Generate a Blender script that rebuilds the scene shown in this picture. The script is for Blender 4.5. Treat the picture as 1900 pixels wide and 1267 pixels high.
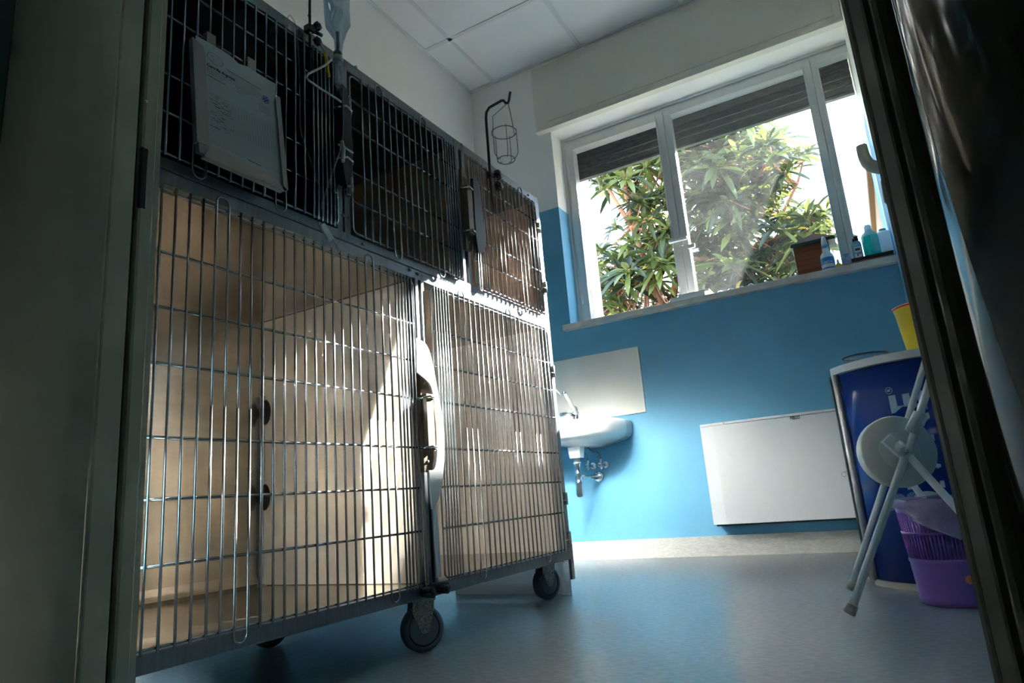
import bpy, bmesh, math, random
from mathutils import Vector, Matrix
random.seed(7)
S = bpy.context.scene
COL = S.collection
for o in list(bpy.data.objects): bpy.data.objects.remove(o)

# ---------------------------------------------------------------- camera
W_, H_ = 1900.0, 1267.0
PITCH, ROLL, YAW, FPX = 0.232598858, -0.0806951773, -0.494284871, 1230.58414
CAM_H = 0.30
_f = Vector((math.sin(YAW)*math.cos(PITCH), math.cos(YAW)*math.cos(PITCH), math.sin(PITCH)))
_r = Vector((math.cos(YAW), -math.sin(YAW), 0)); _u = _r.cross(_f)
RT = math.cos(ROLL)*_r + math.sin(ROLL)*_u
UP = -math.sin(ROLL)*_r + math.cos(ROLL)*_u
cd = bpy.data.cameras.new('camera'); cam = bpy.data.objects.new('camera', cd); COL.objects.link(cam)
cd.sensor_width = 36.0; cd.lens = FPX/W_*36.0; cd.clip_start = 0.01; cd.clip_end = 200
M = Matrix((( RT.x, UP.x, -_f.x, 0), (RT.y, UP.y, -_f.y, 0), (RT.z, UP.z, -_f.z, CAM_H), (0,0,0,1)))
cam.matrix_world = M
S.camera = cam

# ---------------------------------------------------------------- light
S.view_settings.view_transform = 'Standard'; S.view_settings.look = 'None'
S.view_settings.gamma = 1.0; S.view_settings.use_curve_mapping = False
S.view_settings.exposure = 0.0
SKY = 10.0; SUNE = 90.0
S.cycles.sample_clamp_indirect = 0.0; S.cycles.caustics_reflective = True; S.cycles.blur_glossy = 0.05; S.cycles.diffuse_bounces = 6
SUN = Vector((0.31, 1.0, 0.595)).normalized()
w = bpy.data.worlds.new('sky'); S.world = w; w.use_nodes = True
nt = w.node_tree; nt.nodes.clear()
out = nt.nodes.new('ShaderNodeOutputWorld'); bg = nt.nodes.new('ShaderNodeBackground')
tc = nt.nodes.new('ShaderNodeTexCoord'); sx = nt.nodes.new('ShaderNodeSeparateXYZ')
rmp = nt.nodes.new('ShaderNodeValToRGB')
rmp.color_ramp.elements[0].position = 0.0; rmp.color_ramp.elements[0].color = (0.80, 0.90, 1.0, 1)
rmp.color_ramp.elements[1].position = 0.8; rmp.color_ramp.elements[1].color = (0.42, 0.66, 1.0, 1)
nt.links.new(tc.outputs['Generated'], sx.inputs[0]); nt.links.new(sx.outputs['Z'], rmp.inputs[0])
nt.links.new(rmp.outputs[0], bg.inputs[0]); bg.inputs[1].default_value = SKY
nt.links.new(bg.outputs[0], out.inputs[0])
sl = bpy.data.lights.new('sun', 'SUN'); so = bpy.data.objects.new('sun', sl); COL.objects.link(so)
sl.energy = SUNE; sl.angle = math.radians(0.6); sl.color = (1.0, 0.95, 0.88)
so.rotation_euler = SUN.to_track_quat('Z', 'Y').to_euler(); so.location = (4, 12, 9)
cl = bpy.data.lights.new('corridor_fill', 'AREA'); co = bpy.data.objects.new('corridor_fill', cl); COL.objects.link(co)  # added fill light without a fixture, lifts the left jamb
cl.energy = 0.9; cl.size = .5; cl.color = (.85, 1.0, .88); co.location = (-.3, -.9, 2.60)

# ---------------------------------------------------------------- pixel <-> place helpers
def ray(x, y): return _f + (x-W_/2)/FPX*RT - (y-H_/2)/FPX*UP
def at(x, y, Y):
    d = ray(x, y); return Vector((0, 0, CAM_H)) + d*(Y/d.y)
TH = 0.0209979; CP = Vector((-0.895, 1.21, 0))
CN = Vector((math.cos(TH), -math.sin(TH), 0)); CA = Vector((math.sin(TH), math.cos(TH), 0))
def cg(x, y, off=0.0):
    """point in the cage's own axes (out, along, up) seen at a pixel, off metres before its front"""
    d = ray(x, y); O = Vector((0, 0, CAM_H)); P = CP + CN*off
    p = O + d*((P-O).dot(CN)/d.dot(CN))
    return Vector((off, (p-CP).dot(CA), p.z))

# ---------------------------------------------------------------- materials
def mat(name, col, rough=0.5, metal=0.0, spec=0.5, noise=None, bump=None, **kw):
    m = bpy.data.materials.new(name); m.use_nodes = True
    t = m.node_tree; b = t.nodes['Principled BSDF']
    b.inputs['Base Color'].default_value = (*col, 1); b.inputs['Roughness'].default_value = rough
    b.inputs['Metallic'].default_value = metal; b.inputs['Specular IOR Level'].default_value = spec
    for k, v in kw.items(): b.inputs[k].default_value = v
    if noise or bump:
        tcn = t.nodes.new('ShaderNodeTexCoord'); mp = t.nodes.new('ShaderNodeMapping')
        t.links.new(tcn.outputs['Object'], mp.inputs[0])
        n = t.nodes.new('ShaderNodeTexNoise'); t.links.new(mp.outputs[0], n.inputs['Vector'])
        sc, amt, stretch = noise or (bump[0], 0, (1, 1, 1))
        n.inputs['Scale'].default_value = sc; n.inputs['Detail'].default_value = 5
        mp.inputs['Scale'].default_value = stretch
        if amt:
            r = t.nodes.new('ShaderNodeValToRGB')
            r.color_ramp.elements[0].position = .3; r.color_ramp.elements[1].position = .7
            r.color_ramp.elements[0].color = (*[c*(1-amt) for c in col], 1)
            r.color_ramp.elements[1].color = (*[min(1, c*(1+amt)) for c in col], 1)
            t.links.new(n.outputs[0], r.inputs[0]); t.links.new(r.outputs[0], b.inputs['Base Color'])
        if bump:
            bp = t.nodes.new('ShaderNodeBump'); bp.inputs['Strength'].default_value = bump[1]
            bp.inputs['Distance'].default_value = 0.002
            t.links.new(n.outputs[0], bp.inputs['Height']); t.links.new(bp.outputs[0], b.inputs['Normal'])
    return m
def mat_paint(name, low, high, zsplit, bumpy=True):
    """wall paint: one colour up to zsplit, another above it"""
    m = mat(name, low, 0.55); t = m.node_tree; b = t.nodes['Principled BSDF']
    g = t.nodes.new('ShaderNodeNewGeometry'); s = t.nodes.new('ShaderNodeSeparateXYZ')
    c = t.nodes.new('ShaderNodeMath'); c.operation = 'GREATER_THAN'; c.inputs[1].default_value = zsplit
    mx = t.nodes.new('ShaderNodeMix'); mx.data_type = 'RGBA'
    t.links.new(g.outputs['Position'], s.inputs[0]); t.links.new(s.outputs['Z'], c.inputs[0])
    t.links.new(c.outputs[0], mx.inputs[0]); mx.inputs[6].default_value = (*low, 1); mx.inputs[7].default_value = (*high, 1)
    t.links.new(mx.outputs[2], b.inputs['Base Color'])
    n = t.nodes.new('ShaderNodeTexNoise'); n.inputs['Scale'].default_value = 220
    bp = t.nodes.new('ShaderNodeBump'); bp.inputs['Strength'].default_value = .12; bp.inputs['Distance'].default_value = .001
    t.links.new(n.outputs[0], bp.inputs['Height']); t.links.new(bp.outputs[0], b.inputs['Normal'])
    return m
def mat_see(name, col, trans, rough=0.1, gloss=0.08, dirt=0.0):
    """thin clear sheet: light passes straight through, with a little gloss and dust"""
    m = bpy.data.materials.new(name); m.use_nodes = True; t = m.node_tree; t.nodes.clear()
    o = t.nodes.new('ShaderNodeOutputMaterial'); a = t.nodes.new('ShaderNodeBsdfTransparent')
    a.inputs[0].default_value = (*trans, 1)
    g = t.nodes.new('ShaderNodeBsdfGlossy'); g.inputs['Roughness'].default_value = rough
    x = t.nodes.new('ShaderNodeMixShader'); x.inputs[0].default_value = gloss
    t.links.new(a.outputs[0], x.inputs[1]); t.links.new(g.outputs[0], x.inputs[2]); last = x
    if dirt:
        d = t.nodes.new('ShaderNodeBsdfTranslucent'); d.inputs[0].default_value = (*col, 1)
        d2 = t.nodes.new('ShaderNodeBsdfDiffuse'); d2.inputs[0].default_value = (*col, 1)
        dm = t.nodes.new('ShaderNodeMixShader'); t.links.new(d.outputs[0], dm.inputs[1]); t.links.new(d2.outputs[0], dm.inputs[2])
        tcn = t.nodes.new('ShaderNodeTexCoord'); n = t.nodes.new('ShaderNodeTexNoise'); n.inputs['Scale'].default_value = 4
        n.inputs['Detail'].default_value = 9; n.inputs['Roughness'].default_value = .75
        t.links.new(tcn.outputs['Object'], n.inputs['Vector'])
        r = t.nodes.new('ShaderNodeValToRGB'); r.color_ramp.elements[0].position = .42; r.color_ramp.elements[1].position = .75
        r.color_ramp.elements[0].color = (dirt*.5,)*3+(1,); r.color_ramp.elements[1].color = (dirt*1.4,)*3+(1,)
        t.links.new(n.outputs[0], r.inputs[0])
        y = t.nodes.new('ShaderNodeMixShader'); t.links.new(r.outputs[0], y.inputs[0])
        t.links.new(x.outputs[0], y.inputs[1]); t.links.new(dm.outputs[0], y.inputs[2]); last = y
    t.links.new(last.outputs[0], o.inputs[0]); return m
def mat_trans(name, col, frac, rough=.4):
    """opaque-looking plastic or leaf that lets light glow through it"""
    m = mat(name, col, rough); t = m.node_tree; b = t.nodes['Principled BSDF']; o = t.nodes['Material Output']
    tr = t.nodes.new('ShaderNodeBsdfTranslucent'); tr.inputs[0].default_value = (*col, 1)
    x = t.nodes.new('ShaderNodeMixShader'); x.inputs[0].default_value = frac
    t.links.new(b.outputs[0], x.inputs[1]); t.links.new(tr.outputs[0], x.inputs[2]); t.links.new(x.outputs[0], o.inputs[0])
    return m
BLUE = (0.115, 0.355, 0.53); WHITE = (0.87, 0.86, 0.82)
m_wall = mat_paint('wall_paint', BLUE, WHITE, 1.762)
m_white = mat('white_plaster', WHITE, .6)
m_ceil = mat('ceiling_tile', (.90, .91, .90), .8, bump=(160, .2))
m_grid = mat('ceiling_grid', (.78, .79, .78), .5)
m_floor = mat('lino_floor', (.27, .295, .30), .27, spec=.45, noise=(55, .13, (1, 2.6, 1)), bump=None)
m_skirt = mat('lino_skirting', (.43, .425, .39), .4, noise=(60, .14, (1, 1, 4)))
m_steel = mat('brushed_steel', (.23, .25, .265), .40, .92, noise=(9, .12, (1, 14, 1)))
m_inner = mat('warm_brushed_steel', (.50, .445, .375), .27, .92, noise=(5, .12, (1, 1, 6)))
m_outer = mat('outer_sheet_steel', (.88, .89, .90), .34, .97, Anisotropic=.94)
_t = m_outer.node_tree.nodes.new('ShaderNodeTangent'); _t.direction_type = 'RADIAL'; _t.axis = 'Z'
m_outer.node_tree.links.new(_t.outputs[0], m_outer.node_tree.nodes['Principled BSDF'].inputs['Tangent'])
m_zinc = mat('galvanised_steel', (.36, .37, .34), .5, .55, noise=(260, .55, (1, 1, 1)))
m_wire = mat('bright_wire', (.42, .45, .48), .21, 1.0)
m_chrome = mat('chrome', (.78, .80, .82), .10, 1.0)
m_divider = mat_trans('milky_divider_panel', (.86, .82, .76), .42, .45)
m_bpanel = mat('pale_cage_lining', (.60, .57, .53), .45, .2)
m_latch = mat('brown_latch_steel', (.19, .145, .105), .45, .6, noise=(20, .2, (1, 1, 1)))
m_black = mat('black_plastic', (.012, .012, .014), .35)
m_darkm = mat('dark_latch_metal', (.035, .038, .045), .4, .5)
m_enamel = mat('white_enamel_guard', (.82, .83, .84), .35)
m_rubber = mat('grey_rubber', (.10, .115, .135), .5)
m_hub = mat('wheel_hub_grey', (.16, .18, .20), .5)
m_tyreline = mat('dark_tyre', (.015, .016, .02), .6)
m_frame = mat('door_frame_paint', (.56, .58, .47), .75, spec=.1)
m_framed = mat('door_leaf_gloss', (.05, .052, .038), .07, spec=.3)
m_frameo = mat('shaded_frame_paint', (.085, .085, .062), .85, spec=.04)  # right jamb copy of the frame paint, shade put into its colour
m_corr = mat('corridor_green', (.10, .17, .15), .6)
m_alu = mat('window_aluminium', (.62, .64, .63), .35, .35)
m_glass = mat_see('window_glass', (.8, .85, .9), (.96, .98, .98), .02, .06, dirt=.012)
m_clear = mat_see('clear_plastic', (.8, .9, 1), (.80, .86, .92), .08, .20)
m_fluid = mat_see('fluid_bag_plastic', (.6, .75, .9), (.58, .68, .80), .05, .24)
m_shutter = mat('grey_shutter_slats', (.10, .11, .11), .7, noise=(30, .3, (1, 1, 3)))
m_marble = mat('sill_marble', (.60, .57, .52), .35, noise=(14, .16, (1, 3, 3)))
m_ceramic = mat('white_ceramic', (.86, .86, .85), .12)
m_splash = mat('cream_splash_panel', (.66, .67, .60), .4)
m_metalw = mat('white_sheet_metal', (.62, .645, .655), .45)
m_wtube = mat('white_tube_paint', (.74, .78, .80), .3)
m_seat = mat('off_white_plastic', (.66, .65, .60), .45)
m_foot = mat('beige_rubber', (.50, .46, .38), .7)
m_navy = mat('glossy_navy_panel', (.006, .035, .22), .12)
m_navyt = mat('pale_blue_print', (.42, .60, .72), .4)
m_ctop = mat('white_counter_top', (.66, .68, .68), .4)
m_poleg = mat('grey_pole', (.60, .60, .55), .4, .5)
m_purple = mat('purple_plastic', (.21, .10, .42), .38)
m_liner = mat_see('bin_liner_film', (.85, .80, .95), (.80, .76, .86), .3, .14, dirt=.5)
m_orange = mat('orange_sticker', (.80, .30, .10), .6)
m_yellow = mat('yellow_plastic', (.85, .62, .02), .35)
m_red = mat('red_plastic', (.65, .03, .03), .4)
m_wood = mat('brown_wood', (.22, .075, .03), .5, noise=(5, .35, (1, 1, 12)))
m_dgreen = mat('dark_green_trim', (.02, .07, .06), .5)
m_teal = mat_trans('teal_liquid', (.01, .62, .58), .5, .3)
m_teall = mat_trans('pale_teal_label', (.30, .70, .68), .4, .5)
m_milky = mat_trans('milky_plastic', (.72, .80, .84), .5, .4)
m_lblue = mat('blue_label', (.02, .22, .52), .5)
m_lblue2 = mat('grey_blue_bottle', (.12, .35, .50), .5)
m_wplast = mat('white_plastic', (.75, .77, .78), .4)
m_paper = mat('white_paper', (.55, .64, .66), .7)
m_ink = mat('black_ink', (.03, .035, .04), .8)
m_inkg = mat('grey_ink', (.16, .19, .20), .8)
m_inkb = mat('blue_ink', (.01, .08, .36), .8)
m_holder = mat('holder_steel', (.34, .33, .32), .45, .4)
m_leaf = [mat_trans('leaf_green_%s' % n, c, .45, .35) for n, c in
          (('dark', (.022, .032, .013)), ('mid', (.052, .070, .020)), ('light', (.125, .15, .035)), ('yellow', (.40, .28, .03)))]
m_bark = mat('red_brown_bark', (.32, .15, .08), .8, noise=(12, .3, (1, 1, 1)))
m_house = mat('ochre_render', (.34, .22, .12), .8, noise=(3, .12, (1, 1, 1)))
m_eave = mat('house_eave_wood', (.22, .12, .07), .8)
m_ground = mat('garden_ground', (.12, .13, .07), .9, noise=(4, .3, (1, 1, 1)))
m_outw = mat('outer_reveal_plaster', (.78, .60, .52), .8)
m_tie = mat('white_tube_plastic', (.55, .60, .60), .4)
m_grey = mat('grey_wire', (.17, .20, .22), .4, .6)
m_dwire = mat('dark_pole_steel', (.07, .07, .07), .4, .7)

# ---------------------------------------------------------------- mesh helpers
WM = {}
def smooth(pts, n=5):
    P = [pts[0]]+pts+[pts[-1]]; o = []
    for i in range(1, len(P)-2):
        for k in range(n):
            t = k/n; a, b_, c, d = P[i-1:i+3]
            o.append(.5*((2*b_)+(-a+c)*t+(2*a-5*b_+4*c-d)*t*t+(-a+3*b_-3*c+d)*t**3))
    return o+[pts[-1]]
def bm_(): return bmesh.new()
def box(bm, lo, hi, bev=0):
    lo = Vector(lo); hi = Vector(hi)
    r = bmesh.ops.create_cube(bm, size=1)
    vs = r['verts']
    for v in vs:
        v.co = Vector((lo.x + (v.co.x+.5)*(hi.x-lo.x), lo.y + (v.co.y+.5)*(hi.y-lo.y), lo.z + (v.co.z+.5)*(hi.z-lo.z)))
    if bev:
        es = list({e for v in vs for e in v.link_edges})
        bmesh.ops.bevel(bm, geom=es, offset=bev, segments=2, affect='EDGES', profile=.5)
    return bm
def tube(bm, pts, r, seg=8, closed=False, r1=None, cap=True):
    pts = [Vector(p) for p in pts]; n = len(pts)
    T = []
    for i in range(n):
        a = pts[(i-1) % n] if (closed or i > 0) else pts[i]
        b = pts[(i+1) % n] if (closed or i < n-1) else pts[i]
        T.append((b-a).normalized())
    up = Vector((0, 0, 1)) if abs(T[0].z) < .9 else Vector((1, 0, 0))
    N = (up - T[0]*up.dot(T[0])).normalized(); rings = []
    for i in range(n):
        N = (N - T[i]*N.dot(T[i])); N = N.normalized() if N.length > 1e-6 else T[i].orthogonal().normalized()
        B = T[i].cross(N); rr = r if r1 is None else r + (r1-r)*i/(n-1)
        rings.append([bm.verts.new(pts[i] + (N*math.cos(2*math.pi*k/seg) + B*math.sin(2*math.pi*k/seg))*rr) for k in range(seg)])
    for i in range(n if closed else n-1):
        a = rings[i]; b = rings[(i+1) % n]
        for k in range(seg):
            f = bm.faces.new((a[k], a[(k+1) % seg], b[(k+1) % seg], b[k])); f.smooth = True
    if not closed and cap:
        bm.faces.new(list(reversed(rings[0]))); bm.faces.new(rings[-1])
    return bm
def lathe(bm, prof, c=(0, 0, 0), seg=32, sx=1, sy=1, axis='Z', smooth=True, caps=True):
    c = Vector(c); rings = []
    for r, z in prof:
        ring = []
        for k in range(seg):
            a = 2*math.pi*k/seg; p = Vector((r*math.cos(a)*sx, r*math.sin(a)*sy, z))
            if axis == 'X': p = Vector((p.z, p.x, p.y))
            if axis == 'Y': p = Vector((p.y, p.z, p.x))
            ring.append(bm.verts.new(c+p))
        rings.append(ring)
    for a, b in zip(rings, rings[1:]):
        for k in range(seg):
            f = bm.faces.new((a[k], a[(k+1) % seg], b[(k+1) % seg], b[k])); f.smooth = smooth
    if caps:
        if prof[0][0] > 1e-5: bm.faces.new(list(reversed(rings[0])))
        if prof[-1][0] > 1e-5: bm.faces.new(rings[-1])
    return bm
def prism(bm, poly, ax, a, b):
    """extrude a 2-D outline along ax ('X','Y','Z') from a to b"""
    def P(u, v, w):
        return Vector((w, u, v)) if ax == 'X' else Vector((u, w, v)) if ax == 'Y' else Vector((u, v, w))
    A = [bm.verts.new(P(u, v, a)) for u, v in poly]; B = [bm.verts.new(P(u, v, b)) for u, v in poly]
    n = len(poly); bm.faces.new(A); bm.faces.new(list(reversed(B)))
    for i in range(n): bm.faces.new((A[i], B[i], B[(i+1) % n], A[(i+1) % n]))
    return bm
def quad(bm, *p):
    return bm.faces.new([bm.verts.new(Vector(q)) for q in p])
def obj(name, bm, m, parent=None, local=False):
    if parent is not None and not local:
        bmesh.ops.transform(bm, matrix=WM[parent.name].inverted(), verts=bm.verts)
    bmesh.ops.recalc_face_normals(bm, faces=bm.faces)
    me = bpy.data.meshes.new(name); bm.to_mesh(me); bm.free()
    for x in (m if isinstance(m, (list, tuple)) else [m]): me.materials.append(x)
    o = bpy.data.objects.new(name, me); COL.objects.link(o)
    if parent is not None: o.parent = parent
    WM[o.name] = WM[parent.name] if parent is not None else Matrix.Identity(4)
    return o
def tag(o, label, cat, group=None):
    o['label'] = label; o['category'] = cat
    if group: o['group'] = group
    return o
def thing(name, label, cat, loc=(0, 0, 0), rz=0.0, group=None):
    o = bpy.data.objects.new(name, None); COL.objects.link(o); o.empty_display_size = .05
    o.location = loc; o.rotation_euler = (0, 0, rz)
    WM[o.name] = Matrix.Translation(Vector(loc)) @ Matrix.Rotation(rz, 4, 'Z')
    return tag(o, label, cat, group)
def struct(name, bm, m, parent=None):
    o = obj(name, bm, m, parent)
    if parent is None: o['kind'] = 'structure'
    return o
def text(name, s, size, m, parent, mtx, ext=.0004, local=False, spacing=1.0, bold=0.0):
    cu = bpy.data.curves.new(name, 'FONT'); cu.body = s; cu.size = size; cu.extrude = ext
    cu.align_x = 'CENTER'; cu.align_y = 'CENTER'; cu.space_character = spacing; cu.offset = bold
    t = bpy.data.objects.new(name+'_c', cu); COL.objects.link(t)
    dg = bpy.context.evaluated_depsgraph_get(); me = bpy.data.meshes.new_from_object(t.evaluated_get(dg))
    bpy.data.objects.remove(t); bm = bm_(); bm.from_mesh(me); bpy.data.meshes.remove(me)
    bmesh.ops.transform(bm, matrix=mtx, verts=bm.verts)
    return obj(name, bm, m, parent, local)
def frame_mtx(o, x, y):
    x = Vector(x).normalized(); y = Vector(y); y = (y - x*y.dot(x)).normalized(); z = x.cross(y); o = Vector(o)
    return Matrix(((x.x, y.x, z.x, o.x), (x.y, y.y, z.y, o.y), (x.z, y.z, z.z, o.z), (0, 0, 0, 1)))

# ================================================================ THE ROOM
D = 2.972; CEIL = 2.626; XL = -1.745; XR = .80; YN = .50
WX0, WX1 = -1.262, .171; WZ0, WZ1 = 1.10, 2.20; WD = 3.36   # window opening and outer wall face
struct('floor', box(bm_(), (XL-.1, -1.6, -.1), (XR+.1, D+.4, 0)), m_floor)
b = bm_(); box(b, (XL-.2, -1.7, CEIL), (XR+.2, D+.4, CEIL+.1)); struct('ceiling', b, m_ceil)
b = bm_()
for X in (-1.577, -1.043, -.509, .025, .559): box(b, (X-.011, YN, CEIL-.004), (X+.011, D, CEIL+.001))
for Y in (2.516, 1.982, 1.448, .914): box(b, (XL, Y-.011, CEIL-.004), (XR, Y+.011, CEIL+.001))
box(b, (XL, YN, CEIL-.005), (XL+.02, D, CEIL+.001)); box(b, (XL, D-.02, CEIL-.005), (XR, D, CEIL+.001))
struct('trim_1', b, m_grid)
b = bm_()
box(b, (XL-.1, D, -.1), (WX0, WD, CEIL)); box(b, (WX1, D, -.1), (XR+.1, WD, CEIL))
box(b, (WX0, D, -.1), (WX1, WD, WZ0-.002)); box(b, (WX0, D, WZ1), (WX1, WD, CEIL))
box(b, (WX1, D-.17, -.0), (XR, D+.01, CEIL))            # pier beside the window
struct('wall_far', b, m_wall)
struct('wall_left', box(bm_(), (XL-.1, -1.6, -.05), (XL, D+.05, CEIL)), m_wall)
struct('wall_right', box(bm_(), (XR, -1.6, -.05), (XR+.1, D+.05, CEIL)), m_wall)
b = bm_(); box(b, (XL, D-.012, 0), (WX1, D, .081)); struct('baseboard_far', b, m_skirt)
b = bm_(); box(b, (XL, YN+.01, 0), (XL+.012, D, .081)); struct('baseboard_left', b, m_skirt)
# shutter box front over the window
b = bm_(); box(b, (-1.335, D-.025, 2.205), (WX1, D+.001, CEIL-.035), .004)
box(b, (-1.335, D-.04, 2.198), (WX1, D+.001, 2.212), .002)
box(b, (-1.262, D-.029, 2.245), (WX1-.03, D-.02, CEIL-.075), .002)
struct('trim_2', b, mat('shutter_box_paint', (.72, .70, .62), .55))
# sill
b = bm_(); box(b, (WX0-.03, D-.035, 1.092), (WX1, WD-.02, 1.121), .003); struct('trim_3', b, m_marble)
# outer reveal, sunlit plaster
struct('trim_4', box(bm_(), (WX0-.001, 3.18, 1.12), (WX0+.035, WD+.01, 2.2)), m_outw)

# doorway wall, frame and corridor
XJ = -.797; XK = .030; YC = .36
b = bm_()
box(b, (XL, YC+.015, 0), (XJ-.035, YN, CEIL)); box(b, (XK+.035, YC+.015, 0), (XR, YN, CEIL))
box(b, (XJ-.05, YC+.015, 2.0), (XK+.05, YN, CEIL))
struct('wall_near', b, m_wall)
def arcpts(c, r, a0, a1, n): return [(c[0]+r*math.cos(math.radians(a0+(a1-a0)*i/n)), c[1]+r*math.sin(math.radians(a0+(a1-a0)*i/n))) for i in range(n+1)]
# left jamb profile in plan (x,y): stop strip, rubber gap, flat, groove, rounded casing
d1 = bpy.data.objects.new('door_1', None); COL.objects.link(d1); d1['kind'] = 'structure'; d1.location = (XJ, YN, 0)
WM['door_1'] = Matrix.Translation((XJ, YN, 0))
def jamb(name, poly, m=None, z0=0, z1=2.06): 
    o = obj(name, prism(bm_(), poly, 'Z', z0, z1), m or m_frame, d1)
    for p in o.data.polygons: p.use_smooth = abs(p.normal.z) < .5 and len(poly) > 9
    return o
jamb('frame_stop', [(XJ-.05, .4785), (XJ-.002, .4785), (XJ, .481), (XJ, .496), (XJ-.003, .4985), (XJ-.003, .506), (XJ-.05, .506)])
jamb('rubber_gap', [(XJ-.05, .4705), (XJ-.012, .4705), (XJ-.012, .479), (XJ-.05, .479)], m_black)
jamb('frame_rebate', [(XJ-.05, .441), (XJ-.001, .441), (XJ, .443), (XJ, .4695), (XJ-.002, .471), (XJ-.05, .471)])
prof = [(XJ-.05, .4405), (XJ-.001, .4405), (XJ-.0015, .437)] + [(XJ-.042+.041*math.cos(math.radians(5*k)), .433-.071*math.sin(math.radians(5*k))) for k in range(19)] + [(XJ-.11, .362), (XJ-.11, .40), (XJ-.05, .40)]
jamb('frame_casing', prof)
o = obj('strike_slot', box(bm_(), (XJ-.004, .4765, .71), (XJ+.0006, .4885, .80), .0025), m_black, d1)
b = bm_(); lathe(b, [(.0, -.001), (.003, -.001), (.003, .0012), (.0015, .002)], (XJ, .4800, .868), 12, axis='X'); obj('frame_screw', b, m_chrome, d1)
# right jamb
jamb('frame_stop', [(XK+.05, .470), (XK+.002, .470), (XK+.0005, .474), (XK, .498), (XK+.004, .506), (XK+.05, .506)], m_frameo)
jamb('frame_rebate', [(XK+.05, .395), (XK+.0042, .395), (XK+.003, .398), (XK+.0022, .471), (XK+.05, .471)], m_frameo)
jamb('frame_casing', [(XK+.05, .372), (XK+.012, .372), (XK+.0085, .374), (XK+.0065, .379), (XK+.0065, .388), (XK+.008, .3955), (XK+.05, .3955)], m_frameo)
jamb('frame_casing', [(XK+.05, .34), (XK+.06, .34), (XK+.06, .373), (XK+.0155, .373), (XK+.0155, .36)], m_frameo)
jamb('frame_head', [(XJ-.05, YC), (XK+.05, YC), (XK+.05, .506), (XJ-.05, .506)], None, 2.0, 2.06)
# open door leaf towards the corridor, rounded glossy edge
lx = XK+.0135
pr = arcpts((lx+.118, .335), .12, 166, 262, 60) + [(lx+.24, .216), (lx+.24, .366)]
d2 = bpy.data.objects.new('door_2', None); COL.objects.link(d2); d2['kind'] = 'structure'; d2.location = (lx, .34, 0)
WM['door_2'] = Matrix.Translation((lx, .34, 0))
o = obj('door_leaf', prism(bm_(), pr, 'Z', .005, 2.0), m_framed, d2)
for p in o.data.polygons: p.use_smooth = abs(p.normal.z) < .5
# corridor shell
b = bm_(); box(b, (XL, -1.6, -.0), (XR, -1.5, CEIL)); struct('wall_corridor', b, m_corr)
b = bm_(); box(b, (XL, YC, 0), (XJ-.11, YC+.015, CEIL)); box(b, (XK+.05, YC, 0), (XR, YC+.015, CEIL)); box(b, (XJ-.11, YC, 2.06), (XK+.05, YC+.015, CEIL))
struct('wall_corridor_door', b, m_corr)

# ================================================================ WINDOW
win = bpy.data.objects.new('window_1', None); COL.objects.link(win); win['kind'] = 'structure'; win.location = (WX0, 3.12, WZ0)
WM['window_1'] = Matrix.Translation((WX0, 3.12, WZ0))
F0, F1 = 3.10, 3.155
b = bm_()
box(b, (WX0, F0, 1.12), (WX0+.035, F1, 2.2)); box(b, (WX0+.034, F0+.0005, 2.155), (WX1, F1-.0005, 2.2))
box(b, (WX0+.0135, F0-.0075, 2.185), (WX1, F0+.01, 2.1995)); box(b, (WX0, F0-.008, 1.12), (WX0+.014, F0+.0105, 2.1993))
box(b, (WX0+.034, F0+.0005, 1.115), (WX1, F1-.0005, 1.140)); obj('window_frame', b, m_alu, win)
def sash(x0, x1, z0, z1, y0, y1, t, tb=None):
    b = bm_()
    box(b, (x0, y0, z0), (x0+t, y1, z1), .003); box(b, (x1-t, y0, z0), (x1, y1, z1), .003)
    box(b, (x0+t-.001, y0+.0007, z1-t), (x1-t+.001, y1-.0007, z1-.0003)); box(b, (x0+t-.001, y0+.0007, z0+.0003), (x1-t+.001, y1-.0007, z0+(tb or t)))
    for s, e in ((x0+t, x0+t-.008), (x1-t, x1-t+.008)): box(b, (min(s, e), y0-.004, z0+t-.008), (max(s, e), y0+.002, z1-t+.008), .001)
    box(b, (x0+t-.008, y0-.004, z1-t), (x1-t+.008, y0+.002, z1-t+.008), .001)
    return b
obj('left_sash', sash(WX0+.028, -.690, 1.136, 2.160, F0-.010, F1-.01, .040, .010), m_alu, win)
o = obj('centre_sash', sash(-.690, .012, 1.126, 2.168, F0-.004, F1-.01, .036, .010), m_alu, win)
obj('right_sash', sash(.012, .20, 1.126, 2.168, F0-.008, F1-.01, .030, .010), m_alu, win)
obj('glass_pane', box(bm_(), (-.656, 3.124, 1.134), (-.022, 3.128, 2.134)), m_glass, win)
for z in (1.28, 1.98):
    b = bm_(); tube(b, [(WX0+.030, F0-.014, z-.03), (WX0+.030, F0-.014, z+.03)], .006, 10); box(b, (WX0+.02, F0-.012, z-.012), (WX0+.04, F0-.004, z+.012)); obj('sash_hinge', b, m_alu, win)
b = bm_(); box(b, (-.745, F0-.03, 1.452), (-.655, F0-.012, 1.468), .003); box(b, (-.70, F0-.014, 1.43), (-.68, F0-.0, 1.49), .003)
box(b, (-.66, F0-.02, 1.405), (-.625, F0-.006, 1.425), .003); obj('window_catch', b, m_alu, win)
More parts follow.
